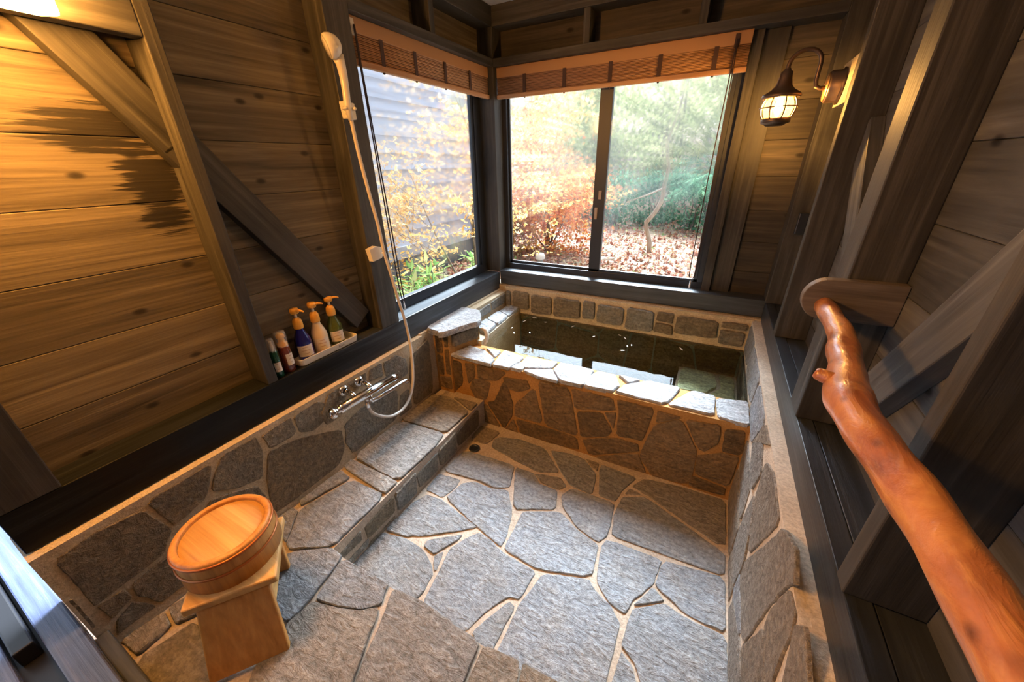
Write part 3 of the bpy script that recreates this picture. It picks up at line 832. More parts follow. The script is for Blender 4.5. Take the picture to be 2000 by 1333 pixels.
def brace(name, p0, p1, width, x0, x1, mat, parent):
    """diagonal timber in the plane of a side wall: centre line p0 -> p1 in (y, z)"""
    a = Vector((0, p0[0], p0[1])); c = Vector((0, p1[0], p1[1]))
    d = (c - a); L = d.length; d.normalize()
    nrm = Vector((1, 0, 0)).cross(d)
    h = MB(); h.box(-L / 2, L / 2, -width / 2, width / 2, -(x1 - x0) / 2, (x1 - x0) / 2)
    o = h.build(name, mat, None, bevel=0.003)
    m = (a + c) / 2; m.x = (x0 + x1) / 2
    o.matrix_world = Matrix.Translation(m - parent.location) @ Matrix((d, nrm, Vector((1, 0, 0)))).transposed().to_4x4()
    o.parent = parent
    return o
brace('brace', (0.400, 1.803), (0.622, 1.474), 0.105, -1.442, -1.400, WX, wl)
brace('brace', (0.615, 1.484), (1.112, 0.750), 0.105, -1.442, -1.400, WX, wl)
b = MB()
b.box(-1.46, XSL - 0.004, -0.045, 1.40, -0.25, ZB - 0.012); b.box(-1.46, XSL - 0.016, 1.40, 2.40, -0.25, ZB - 0.006)
stones(b, [[(p[0], min(p[1], 0.545)) for p in q] for q in STONES['wall_left']], lambda s, t, h: (XSL - 0.006 + h, s, t), 0.006, 0.0025, 31, mat=1,
       tints=[.75, .7, .55, .45, .5, .75, .45, .5, .35, .3, .25, .55, .3, .3, .7, .6, .65, .6, .6])
stones(b, [[(1.84, 0.47), (2.08, 0.47), (2.07, 0.54), (1.83, 0.535)], [(2.09, 0.47), (2.29, 0.47), (2.29, 0.55), (2.08, 0.542)], [(-0.037, 0.30), (-0.037, 0.43), (-0.03, 0.43), (-0.03, 0.30)]],
       lambda s, t, h: (XSL + 0.026 + h, s, t), 0.010, 0.003, 33, mat=1, tints=[.05, .1, .6])
b.box(-1.40, XSL + 0.03, 1.80, 2.40, 0.30, 0.555)
b.build('stone_dado', [MORTAR_W, STONE_W], wl)

# ------------------------------------------------------------ right wall
wr = setting('wall_right', 'right wall of grey boards, posts and diagonal braces over a flagstone dado', 'wall', (XR, 0, 0))
b = MB()
for i in range(12):
    z0 = 0.60 + i * 0.165 if i else 0.56
    b.box(0.442, 0.475, -0.30, 2.45, z0, 0.60 + (i + 1) * 0.165 - 0.0012, 0, rnd.random())
b.box(0.462, 0.50, -0.30, 2.47, 0.5, 2.24, 0, 0.1)
b.build('planking', PLR, wr, bevel=0.0015, seg=1)
for (nm, y0, y1, z0) in (('stud', 0.632, 0.672, ZT), ('post', 1.208, 1.313, ZT), ('stud', 1.856, 1.900, ZT), ('stud', 0.02, 0.06, ZT)):
    b = MB(); b.box(XR - 0.003, 0.442, y0, y1, z0, 2.22); b.build(nm, WZ, wr, bevel=0.003)
b = MB(); b.box(0.325, 0.447, YB, 2.447, ZT, 2.22); b.build('corner_post', WZ, wr, bevel=0.003)
b = MB(); b.box(XR, 0.372, -0.35, 2.447, ZB + 0.006, ZT); b.box(0.3735, 0.46, -0.35, 2.447, ZB + 0.006, ZT - 0.002); b.build('base_beam', BLY, wr, bevel=0.002)
b = MB(); b.box(XR, 0.447, -0.35, 2.447, 2.121, 2.215); b.build('head_beam', WY, wr, bevel=0.003)
brace('brace', (1.150, 0.755), (0.672 - 0.06, 1.545), 0.105, 0.402, 0.442, WXR, wr)
brace('brace', (0.632, 1.51), (0.28, 2.10), 0.105, 0.402, 0.442, WXR, wr)
brace('brace', (1.27, 0.72), (1.885, 1.49), 0.105, 0.402, 0.442, WXR, wr)
b = MB()
b.box(XSR + 0.004, 0.46, -0.35, 2.40, -0.25, ZB + 0.016)
L2 = STONES['wall_right'][:8] + [[(1.19, 0.02), (1.50, 0.02), (1.51, 0.20), (1.20, 0.18)], [(1.21, 0.20), (1.50, 0.22), (1.50, 0.36), (1.23, 0.35)], [(1.42, 0.40), (1.63, 0.43), (1.60, 0.57), (1.33, 0.565)],
      [(1.65, 0.44), (1.95, 0.41), (2.03, 0.47), (1.98, 0.57), (1.63, 0.575)], [(2.05, 0.43), (2.28, 0.42), (2.28, 0.57), (2.00, 0.575)], [(1.26, 0.53), (1.40, 0.42), (1.31, 0.57), (1.18, 0.58)],
      [(0.20, 0.20), (0.55, 0.17), (0.54, 0.36), (0.20, 0.40)], [(0.20, 0.42), (0.52, 0.40), (0.46, 0.57), (0.20, 0.57)],
      [(1.75, 0.05), (2.28, 0.05), (2.28, 0.40), (1.76, 0.36)], [(1.02, 0.01), (1.17, 0.02), (1.17, 0.08), (1.02, 0.08)], [(0.62, 0.02), (0.98, 0.02), (0.97, 0.09), (0.80, 0.15), (0.62, 0.14)]]
stones(b, L2, lambda s, t, h: (XSR + 0.004 - h, s, t), 0.005, -0.004, 37, mat=1)
b.build('stone_dado', [MORTAR_P, STONE], wr)

# ------------------------------------------------------------ back wall
wb = setting('wall_back', 'back wall with dark boards beside the window and a row of stones above the water', 'wall', (-0.4, YB, 0))
b = MB()
for i in range(8):
    b.box(0.02, 0.45, 2.444, 2.475, 0.66 + i * 0.165, 0.66 + (i + 1) * 0.165 - 0.0012, 0, rnd.random())
b.box(0.0, 0.47, 2.470, 2.50, 0.60, 2.24, 0, 0.1)
b.build('planking', PLX, wb, bevel=0.0015, seg=1)
b = MB(); b.box(-1.455, 0.45, 2.444, 2.475, 1.96, 2.24); b.build('upper_board', PLX, wb)
b = MB(); b.box(0.046, 0.146, 2.425, 2.444, ZT, 1.933); b.build('trim_board', WZ, wb, bevel=0.002)
b = MB(); b.box(0.000, 0.046, 2.400, 2.475, ZT, 1.933); b.build('jamb', WZ, wb, bevel=0.002)
b = MB(); b.box(XL, XR, YB, 2.447, ZB + 0.030, ZT + 0.012); b.build('base_beam', BLX, wb, bevel=0.003)
b = MB(); b.box(XL, 0.325, YB, 2.447, 1.933, 1.972); b.build('lintel', WX, wb, bevel=0.002)
b = MB(); b.box(XL, XR, YB, 2.447, 2.121, 2.215); b.build('head_beam', WX, wb, bevel=0.003)
for x0 in (-0.794, -0.236):
    b = MB(); b.box(x0, x0 + 0.036, YB + 0.005, 2.444, 1.972, 2.121); b.build('cripple_stud', WZ, wb, bevel=0.002)
b = MB(); b.box(-1.40, 0.40, 2.32, 2.47, -0.25, 0.595)
b.box(-1.28, 0.30, 2.300, 2.33, 0.39, 0.590)
xs = [-1.28, -1.225, -1.075, -0.90, -0.69, -0.59, -0.40, -0.215, -0.105, 0.14, 0.28]
bk = []
for i in range(len(xs) - 1):
    x0, x1 = xs[i] + 0.003, xs[i + 1] - 0.005
    top = 0.565 + 0.006 * math.sin(i * 2.1); bot = 0.428 + 0.012 * math.sin(i * 1.7 + 1)
    if i == 7: bk.append([(x0, 0.505), (x1, 0.50), (x1, top), (x0, top)]); bk.append([(x0 - 0.012, bot), (x1 + 0.01, bot - 0.012), (x1, 0.492), (x0, 0.497)])
    elif i == 9: bk.append([(x0, 0.525), (x1, 0.525), (x1, top), (x0, top)]); bk.append([(x0, bot), (x1, bot), (x1, 0.515), (x0, 0.515)])
    else: bk.append([(x0, bot), (x1, bot + 0.008), (x1 - 0.004, top), (x0 + 0.003, top + 0.004)])
stones(b, bk, lambda s, t, h: (s, 2.300 - h, t), 0.018, 0.003, 41, mat=1)
b.build('stone_dado', [MORTAR_W, STONE_W], wb)
# little grey junction box on the far right post
b = MB(); b.box(0.36, 0.40, 2.315, YB, 1.06, 1.16)
tag(b.build('junction_box', ALU, at=(0.38, 2.337, 1.06), bevel=0.004), 'small grey junction box on the far right corner post', 'junction box')

# ------------------------------------------------------------ ceiling
cl = setting('ceiling', 'white painted ceiling above the dark beams', 'ceiling', (-0.4, 0.6, 2.215))
b = MB(); b.box(-1.52, 0.52, -1.75, 2.50, 2.216, 2.26); b.build('ceiling_panel', WHITE, cl)  # carried on past the entrance as added cover against sky light

# ------------------------------------------------------------ windows
w1 = setting('window_1', 'single-pane corner window in the left wall looking on blue-grey siding', 'window', (-1.46, 1.28, ZT))
b = MB()
b.box(-1.485, -1.448, 1.281, YB + 0.01, ZT, 0.747); b.box(-1.485, -1.448, 1.281, YB + 0.01, 1.90, 1.97)
b.box(-1.485, -1.448, 1.281, 1.368, 0.747, 1.90); b.box(-1.485, -1.448, 2.262, YB + 0.01, 0.747, 1.90)
b.box(-1.480, -1.456, 2.240, 2.262, 0.747, 1.90)
b.build('frame', ALU, w1, bevel=0.002)
b = MB(); b.box(-1.468, -1.464, 1.36, 2.25, 0.74, 1.905); b.build('pane', GLASS, w1)

w2 = setting('window_2', 'two-pane sliding window in the back wall looking on autumn woods', 'window', (-0.65, 2.45, ZT))
b = MB()
b.box(XL - 0.09, 0.0, 2.436, 2.478, ZT, 0.735); b.box(XL - 0.09, 0.0, 2.436, 2.478, 1.90, 1.97)
b.box(XL - 0.09, -1.312, 2.436, 2.478, 0.735, 1.90); b.box(-0.030, 0.0, 2.436, 2.478, 0.735, 1.90)
b.build('frame', ALU, w2, bevel=0.002)
for (x0, x1, y0) in ((-1.312, -0.632, 2.458), (-0.706, -0.030, 2.440)):
    s = MB()
    s.box(x0, x0 + (0.074 if x0 > -1 else 0.012), y0, y0 + 0.016, 0.735, 1.90); s.box(x1 - (0.074 if x1 < -0.5 else 0.022), x1, y0, y0 + 0.016, 0.735, 1.90)
    s.box(x0, x1, y0, y0 + 0.016, 0.735, 0.752); s.box(x0, x1, y0, y0 + 0.016, 1.88, 1.90)
    so = s.build('sash', ALU, w2, bevel=0.0015)
    g = MB(); g.box(x0 + 0.01, x1 - 0.015, y0 + 0.006, y0 + 0.010, 0.745, 1.89); g.build('pane', GLASS, so)
for (z0, z1, x0) in ((1.195, 1.245, -0.672), (1.075, 1.145, -0.690)):
    l = MB(); l.box(x0, x0 + 0.018, 2.430, 2.441, z0, z1); l.build('latch', TAN, w2, bevel=0.002)

# ------------------------------------------------------------ entrance behind the camera
dr = setting('door_1', 'open sliding entrance with a wet wooden sill and track', 'door', (-0.6, -0.1, 0.3))
b = MB(); b.box(-3.0, 0.9, -0.112, -0.050, 0.20, 0.30); b.build('sill', WET_SILL, dr, bevel=0.004)
b = MB(); b.box(-3.0, 0.9, -0.165, -0.112, 0.18, 0.262); b.build('track_groove', BLACK, dr)
b = MB(); b.box(-3.0, -1.36, -0.158, -0.120, 0.262, 0.315); b.build('door_seal', BLACK, dr, bevel=0.004)
b = MB(); b.box(-3.0, 0.9, -0.205, -0.165, 0.18, 0.300); b.box(-3.0, 0.9, -0.26, -0.215, 0.18, 0.285); b.build('track_rail', WET_SILL, dr, bevel=0.004)
b = MB(); b.box(-1.30, 0.27, -0.050, -0.020, 0.10, 0.245); b.build('step_board', BLX, dr, bevel=0.004)
wn = setting('wall_near_light_block', 'unseen dark wall added behind the camera to limit light', 'wall', (-0.4, -1.7, 0))  # added out of view to limit sky light through the entrance
b = MB(); b.box(-1.5, 0.8, -1.78, -1.70, -0.2, 2.22); b.build('planking', PLX, wn)
b = MB(); b.box(0.50, 0.58, -1.78, -0.30, -0.2, 2.22); b.build('return_wall', PLR, wn)  # added as well, so light enters only from the left side
b = MB(); b.box(-3.2, 0.9, -1.75, -0.26, 0.10, 0.255); b.build('deck', WET_SILL, wn)

# ------------------------------------------------------------ bamboo blinds
def blind(name, label, along_x, a0, a1, off, tapes, cord_at, n_cord_z, mat):
    t = thing(name, label, 'blind', ((a0 + a1) / 2, off, 1.77) if along_x else (off, (a0 + a1) / 2, 1.77), 'rolled-up bamboo blinds')
    def bx(mb, u0, u1, d0, d1, z0, z1):      # u along the window, d into the room
        if along_x: mb.box(u0, u1, off - d1, off - d0, z0, z1)
        else: mb.box(off + d0, off + d1, u0, u1, z0, z1)
        return mb
    bx(MB(), a0, a1, 0.004, 0.016, 1.880, 1.932).build('valance_board', VALANCE, t, bevel=0.002)
    m = MB(); k = 15
    for i in range(k):
        z = 1.796 + i * 0.0060
        d = 0.011 + 0.002 * (i % 2)
        p = lambda u: (u, off - d, z) if along_x else (off + d, u, z)
        m.tube([p(a0 + 0.002), p((a0 + a1) / 2), p(a1 - 0.002)], 0.0024, 6, tint=(i * 0.37) % 1)
    bx(m, a0 + 0.003, a1 - 0.003, 0.001, 0.006, 1.793, 1.884)
    for q in range(6): m.m[-1 - q] = 1
    m.build('bamboo_slats', [mat, TAPE], t)
    bx(MB(), a0, a1, 0.002, 0.022, 1.770, 1.792).build('bottom_rail', mat, t, bevel=0.003)
    for u in tapes:
        bx(MB(), u - 0.010, u + 0.010, 0.0165, 0.0185, 1.793, 1.884).build('tape', TAPE, t)
        q = (u, off - 0.012, 1.7675) if along_x else (off + 0.012, u, 1.7675)
        MB().ball(q, (0.006, 0.006, 0.004), 8).build('cord_knot', TAPE, t)
    u = cord_at
    bx(MB(), u - 0.010, u + 0.010, 0.016, 0.021, 1.868, 1.922).build('cord_cleat', IVORY if not along_x else TAPE, t, bevel=0.002)
    e = n_cord_z
    c = MB()
    P = lambda v, z, d=0.028: (v, off - d, z) if along_x else (off + d, v, z)
    sgn = -1 if along_x else 1
    if along_x:
        pts = [P(u, 1.90), P(u - 0.004, 1.75), P(u - 0.012, 1.3), P(u - 0.016, e + 0.12), P(u - 0.014, e + 0.06), P(u - 0.002, e + 0.035), P(u + 0.012, e + 0.055), P(u + 0.018, e + 0.12), P(u + 0.012, 1.3), P(u + 0.006, 1.75), P(u + 0.003, 1.90)]
    else:
        pts = [P(u, 1.90), P(u + 0.001, 1.75), P(u + 0.010, 1.3), P(u + 0.020, e + 0.1), P(u + 0.030, e + 0.03), P(u + 0.042, e + 0.03), P(u + 0.040, e + 0.1), P(u + 0.024, 1.3), P(u + 0.006, 1.75), P(u + 0.003, 1.90)]
    c.tube(pts, 0.003, 6); c.build('pull_cord', CORD, t)
    v = u - 0.002 if along_x else u + 0.036
    d0 = 0.028
    q = P(v, e, d0)
    MB().lathe([(0.0, 0.035), (0.003, 0.034), (0.005, 0.0), (0.0055, -0.012), (0.0, -0.013)], q, (0, 0, 1), 10).build('cord_tassel', TASSEL, t)
    return t
blind('bamboo_blind', 'raised brown bamboo blind across the single-pane left window', False, 1.292, YB - 0.004, -1.392, [1.46, 1.67, 1.90, 2.13], 1.315, 0.735, BAMBOO_Y)
blind('bamboo_blind', 'raised brown bamboo blind across the wide two-pane back window', True, -1.338, 0.0, 2.385, [-1.15, -0.90, -0.64, -0.39, -0.14], -0.060, 0.73, BAMBOO)

# ------------------------------------------------------------ lamp on the left wall
la = thing('wall_lamp', 'glowing frosted box lamp on the header board at upper left', 'lamp', (XL, 0.26, 1.80))
b = MB(); b.box(XL, XL + 0.006, 0.10, 0.32, 1.88, 1.95); b.build('base_plate', BRONZE, la)
b = MB(); b.prism([(XL + 0.004, 0.06, 1.704), (XL + 0.095, 0.06, 1.690), (XL + 0.095, 0.428, 1.690), (XL + 0.004, 0.428, 1.704)], (0, 0, 0.14)); b.build('shade', SHADE_GLOW, la, bevel=0.006)

# ------------------------------------------------------------ ship's lantern on the right wall
ln = thing('wall_lantern', 'bronze caged wall lantern with curved arm in the back right corner', 'lamp', (0.30, 2.03, 1.64))
LC = Vector((0.142, 2.03, 0))
b = MB(); b.box(XR - 0.004, XR + 0.02, 1.90, 2.09, 1.575, 1.715); b.build('mounting_board', wood('pale_mounting_board', 1, (0.30, 0.25, 0.16), (0.42, 0.36, 0.24), (0.5, 0.43, 0.3), wear=0.2), ln, bevel=0.002)
b = MB(); b.lathe([(0.0, 0.0), (0.058, 0.0), (0.060, 0.006), (0.052, 0.010), (0.052, 0.040), (0.048, 0.046), (0.0, 0.046)], (XR - 0.004, 2.03, 1.640), (-1, 0, 0), 32); b.build('back_plate', BRONZE, ln)
b = MB(); b.lathe([(0.0, 0.0), (0.045, 0.0), (0.045, 0.003), (0.0, 0.004)], (XR - 0.050, 2.03, 1.640), (-1, 0, 0), 28); b.build('brass_disc', BRASS, ln)
b = MB()
arm = [(0.285, 2.03, 1.640), (0.262, 2.03, 1.638), (0.247, 2.03, 1.645), (0.242, 2.03, 1.665)]
for k in range(11):
    a = PI * k / 10
    arm.append((0.192 + 0.050 * math.cos(a), 2.03, 1.722 + 0.045 * math.sin(a)))
arm += [(0.142, 2.03, 1.70), (0.142, 2.03, 1.685)]
b.tube(arm, 0.0075, 12); b.build('curved_arm', BRONZE, ln)
b = MB(); b.lathe([(0.010, 0.092), (0.012, 0.085), (0.020, 0.080), (0.022, 0.060), (0.028, 0.036), (0.040, 0.022), (0.064, 0.008), (0.068, 0.0), (0.064, -0.006), (0.0, -0.004)], (LC.x, LC.y, 1.622), (0, 0, 1), 32); b.build('cap', BRONZE, ln)
b = MB()
prof = []
for i in range(25):
    q = i / 24; z = 1.545 + 0.076 * q
    r = 0.038 + 0.013 * math.sin(PI * q) + 0.0012 * (i % 2)
    prof.append((r, z))
b.lathe(prof, (LC.x, LC.y, 0), (0, 0, 1), 32); b.build('ribbed_glass', LENS, ln)
b = MB(); b.ball((LC.x, LC.y, 1.585), (0.014, 0.014, 0.022), 14); b.build('bulb', BULB_GLOW, ln)
cg = MB()
for k in range(8):
    a = 2 * PI * (k + 0.35) / 8
    pts = []
    for i in range(9):
        q = i / 8; r = 0.047 + 0.017 * math.sin(PI * q) ** 0.7
        pts.append((LC.x + r * math.cos(a), LC.y + r * math.sin(a), 1.543 + 0.080 * q))
    cg.tube(pts, 0.0024, 6)
cg.tube([(LC.x + 0.0645 * math.cos(2 * PI * k / 32), LC.y + 0.0645 * math.sin(2 * PI * k / 32), 1.584) for k in range(33)], 0.0024, 6, cap=False)
cg.build('cage', BRONZE, ln)
b = MB(); b.lathe([(0.0, -0.022), (0.030, -0.022), (0.038, -0.016), (0.050, -0.012), (0.052, 0.0), (0.046, 0.006), (0.0, 0.006)], (LC.x, LC.y, 1.543), (0, 0, 1), 32); b.build('bottom_cap', BRONZE, ln)

# ------------------------------------------------------------ handrail
hr = thing('handrail', 'polished red knotty log handrail on a round-nosed bracket board', 'handrail', (0.27, 1.0, 1.0))
out = []
for k in range(15):
    a = PI / 2 + PI * k / 14
    out.append((0.292 + 0.050 * math.cos(a), 1.207, 1.068 + 0.053 * math.sin(a)))
out += [(0.441, 1.207, 1.017), (0.441, 1.207, 1.121)]
b = MB(); b.prism(out, (0, -0.029, 0)); b.build('bracket_board', wood('grey_brown_board', 0, (0.05, 0.042, 0.035), (0.12, 0.10, 0.085), (0.2, 0.17, 0.15)), hr, bevel=0.002)
cp = [(0.2930, 1.183, 1.052, .020), (0.2935, 1.150, 1.052, .0225), (0.291, 1.06, 1.053, .0235), (0.289, 0.97, 1.051, .024), (0.279, 0.90, 1.046, .027), (0.270, 0.82, 1.040, .029), (0.252, 0.73, 1.041, .031), (0.246, 0.65, 1.044, .030),
      (0.251, 0.57, 1.045, .028), (0.262, 0.49, 1.044, .027), (0.268, 0.41, 1.043, .0275), (0.271, 0.32, 1.043, .028), (0.272, 0.20, 1.043, .029), (0.272, 0.05, 1.043, .029), (0.272, -0.2, 1.043, .03)]
path, rad = [], []
for i in range(len(cp) - 1):
    p0, p1, p2, p3 = cp[max(i - 1, 0)], cp[i], cp[i + 1], cp[min(i + 2, len(cp) - 1)]
    for j in range(7):
        t = j / 7
        q = [0.5 * (2 * p1[c] + (p2[c] - p0[c]) * t + (2 * p0[c] - 5 * p1[c] + 4 * p2[c] - p3[c]) * t * t + (3 * p1[c] - p0[c] - 3 * p2[c] + p3[c]) * t ** 3) for c in range(4)]
        path.append(q[:3]); w_ = i + t; rad.append(q[3] * (1 + 0.045 * math.sin(w_ * 2.3) + 0.03 * math.sin(w_ * 4.9 + 1)))
b = MB(); b.tube(path, rad, 28, jit=0.10)
b.build('log_rail', LOG, hr)
b = MB(); b.tube([(0.250, 0.745, 1.045), (0.226, 0.752, 1.050), (0.214, 0.756, 1.052), (0.209, 0.758, 1.053)], [0.017, 0.0125, 0.0115, 0.008], 14, jit=0.15)
b.build('knot_stub', LOG, hr)

# ------------------------------------------------------------ shower on the post by the window
sh = thing('hand_shower', 'ivory hand shower with long hose hanging in its holder on the window post', 'shower', (XL, 1.18, 1.60))
P = [(-1.284, 1.149, 1.565), (-1.283, 1.143, 1.61), (-1.282, 1.146, 1.655), (-1.281, 1.147, 1.70), (-1.279, 1.143, 1.735), (-1.277, 1.133, 1.760)]
b = MB(); b.tube(P, [0.010, 0.0125, 0.013, 0.014, 0.016, 0.021], 16); b.build('handle', IVORY, sh)
b = MB()
ax = Vector((-0.50, -0.78, -0.30)).normalized()
hc = Vector((-1.274, 1.113, 1.783))
b.lathe([(0.0, -0.032), (0.014, -0.030), (0.026, -0.022), (0.035, -0.008), (0.038, 0.006), (0.037, 0.014), (0.034, 0.017), (0.0, 0.018)], hc, ax, 28)
b.build('shower_head', IVORY, sh)
b = MB(); b.lathe([(0.0, 0.0), (0.030, 0.0), (0.030, 0.002), (0.0, 0.003)], hc + ax * 0.018, ax, 24); b.build('spray_plate', plain('pale_spray_plate', (0.6, 0.56, 0.5), 0.4), sh)
b = MB()
hp = [(-1.284, 1.149, 1.572), (-1.285, 1.152, 1.53), (-1.286, 1.158, 1.453), (-1.287, 1.176, 1.31), (-1.288, 1.196, 1.178), (-1.290, 1.206, 1.06), (-1.291, 1.226, 0.946), (-1.293, 1.248, 0.82), (-1.298, 1.272, 0.715), (-1.298, 1.282, 0.63),
      (-1.285, 1.272, 0.555), (-1.265, 1.245, 0.455), (-1.25, 1.212, 0.375), (-1.238, 1.165, 0.318), (-1.230, 1.10, 0.290), (-1.228, 1.02, 0.300), (-1.228, 0.955, 0.345), (-1.229, 0.915, 0.395), (-1.230, 0.905, 0.435)]
path = []
for i in range(len(hp) - 1):
    p0, p1, p2, p3 = hp[max(i - 1, 0)], hp[i], hp[i + 1], hp[min(i + 2, len(hp) - 1)]
    for j in range(5):
        t = j / 5
        path.append([0.5 * (2 * p1[c] + (p2[c] - p0[c]) * t + (2 * p0[c] - 5 * p1[c] + 4 * p2[c] - p3[c]) * t * t + (3 * p1[c] - p0[c] - 3 * p2[c] + p3[c]) * t ** 3) for c in range(3)])
path.append(hp[-1])
b.tube(path, 0.0072, 12); b.build('hose', HOSE, sh)
b = MB(); b.prism([(XL, 1.156, 1.632), (XL, 1.206, 1.628), (XL, 1.206, 1.572), (XL, 1.162, 1.574)], (0.030, 0, 0)); b.build('holder_base', IVORY, sh, bevel=0.004)
b = MB(); b.tube([(-1.284 + 0.020 * math.cos(a), 1.150 + 0.020 * math.sin(a), 1.603) for a in [PI * (0.15 + 1.5 * k / 12) for k in range(13)]], 0.006, 8); b.box(-1.318, -1.298, 1.150, 1.17, 1.588, 1.618); b.build('holder_fork', IVORY, sh)
b = MB(); b.prism([(XL, 1.150, 1.078), (XL, 1.190, 1.086), (XL, 1.226, 1.074), (XL, 1.226, 1.040), (XL, 1.212, 1.028), (XL, 1.160, 1.022)], (0.026, 0, 0))
b.tube([(-1.312, 1.212, 1.052), (-1.305, 1.214, 1.052)], 0.004, 8)
tag(b.build('hook_holder', IVORY, at=(XL, 1.19, 1.05), bevel=0.003), 'small ivory hose hook halfway down the window post', 'hook')

# ------------------------------------------------------------ mixer tap
fa = thing('mixer_tap', 'chrome thermostatic mixer tap with swivel spout on the left stone wall', 'tap', (XSL, 0.92, 0.49))
b = MB(); b.tube([(-1.234, 0.775, 0.500), (-1.234, 0.92, 0.494), (-1.234, 1.068, 0.487)], 0.0205, 20); b.build('body', CHROME, fa)
b = MB(); b.lathe([(0.0, -0.034), (0.016, -0.032), (0.025, -0.022), (0.026, -0.010), (0.014, 0.0), (0.014, 0.018), (0.022, 0.020), (0.022, 0.030)], (-1.234, 0.752, 0.501), (0, 1, -0.04), 24); b.build('temperature_knob', CHROME, fa)
b = MB(); b.lathe([(0.020, 0.0), (0.020, 0.026), (0.012, 0.030), (0.0, 0.030)], (-1.234, 1.068, 0.487), (0, 1, -0.04), 24); b.build('flow_knob', CHROME, fa)
for y in (0.862, 0.948):
    b = MB(); b.tube([(XSL + 0.004, y, 0.517), (-1.275, y, 0.516), (-1.252, y, 0.510), (-1.240, y, 0.500)], [0.013, 0.013, 0.012, 0.012], 14)
    b.lathe([(0.026, 0.0), (0.024, 0.010), (0.014, 0.014)], (XSL - 0.004, y, 0.517), (1, 0, 0), 24); b.build('inlet_elbow', CHROME, fa)
b = MB(); b.tube([(-1.232, 0.925, 0.478), (-1.231, 0.925, 0.458), (-1.226, 0.93, 0.450), (-1.222, 0.95, 0.449), (-1.222, 1.14, 0.440), (-1.222, 1.148, 0.436), (-1.222, 1.150, 0.424)], [0.012, 0.011, 0.0105, 0.0105, 0.0105, 0.011, 0.0115], 16); b.build('spout', CHROME, fa)
b = MB(); b.lathe([(0.010, 0.0), (0.012, 0.004), (0.012, 0.030), (0.009, 0.034)], (-1.230, 0.905, 0.428), (0, 0, 1), 16); b.tube([(-1.231, 0.905, 0.455), (-1.233, 0.908, 0.480)], 0.009, 12); b.build('hose_outlet', CHROME, fa)

# ------------------------------------------------------------ bottles and tray on the sill
TX = -1.402
tr = thing('bottle_tray', 'ivory plastic tray holding three pump bottles on the dark sill', 'tray', (TX, 0.885, ZT))
def rrect(x0, x1, y0, y1, r, z, n=5):
    P = []
    for (cx, cy, a) in ((x1 - r, y1 - r, 0), (x0 + r, y1 - r, PI / 2), (x0 + r, y0 + r, PI), (x1 - r, y0 + r, 1.5 * PI)):
        for k in range(n + 1):
            q = a + PI / 2 * k / n
            P.append((cx + r * math.cos(q), cy + r * math.sin(q), z))
    return P
b = MB()
r0 = rrect(-1.446, -1.352, 0.742, 1.022, 0.018, ZT + 0.001); r1 = rrect(-1.450, -1.347, 0.737, 1.027, 0.020, ZT + 0.030)
r2 = rrect(-1.446, -1.351, 0.741, 1.023, 0.018, ZT + 0.030); r3 = rrect(-1.443, -1.355, 0.745, 1.019, 0.016, ZT + 0.006)
n = len(r0)
for ring in (r1, r2):      # finger notch at the near end
    for i, p in enumerate(ring):
        if p[1] < 0.80 and abs(p[0] + 1.399) < 0.036: ring[i] = (p[0], p[1] + 0.010, p[2] - 0.008)
V = r0 + r1 + r2 + r3; F = [tuple(range(n - 1, -1, -1)), tuple(range(3 * n, 4 * n))]
for q in range(3):
    for i in range(n):
        j = (i + 1) % n
        F.append((q * n + i, q * n + j, (q + 1) * n + j, (q + 1) * n + i))
b.add(V, F); b.build('tray_body', IVORY, tr, bevel=0.0015)
fc = bpy.data.curves.new('tray_print', 'FONT')
fc.body = 'POLA'; fc.size = 0.012; fc.extrude = 0.0002; fc.align_x = 'CENTER'
ft = bpy.data.objects.new('tray_print_curve', fc); COL.objects.link(ft)
bpy.context.view_layer.update()
fm = bpy.data.meshes.new_from_object(ft.evaluated_get(bpy.context.evaluated_depsgraph_get()))
bpy.data.objects.remove(ft)
fm.materials.clear(); fm.materials.append(INK)
fo = bpy.data.objects.new('tray_print', fm); COL.objects.link(fo)
fo.matrix_world = Matrix.Translation(Vector((-1.3478, 0.93, ZT + 0.012)) - tr.location) @ Matrix(((0, 0.14, 0.99), (1, 0, 0), (0, 0.99, -0.14))).to_4x4()
fo.parent = tr

def label_patch(c, r, z0, z1, parent, face=0.0, half=0.95, mat=LABEL, lines=3):
    m = MB()
    m.lathe([(r, z0), (r, z0 + (z1 - z0) * 0.5), (r, z1)], (c[0], c[1], 0), (0, 0, 1), 14, a0=face - half, a1=face + half)
    o = m.build('label', mat, parent, fix=False)
    p = MB()
    for i in range(lines):
        z = z0 + (z1 - z0) * (0.25 + 0.55 * i / max(1, lines - 1))
        p.lathe([(r + 0.0004, z), (r + 0.0004, z + 0.0025)], (c[0], c[1], 0), (0, 0, 1), 8, a0=face - half * (0.35 + 0.2 * (i % 2)), a1=face + half * (0.35 + 0.2 * (i % 2)))
    p.build('print', PRINT, o, fix=False)
    return o

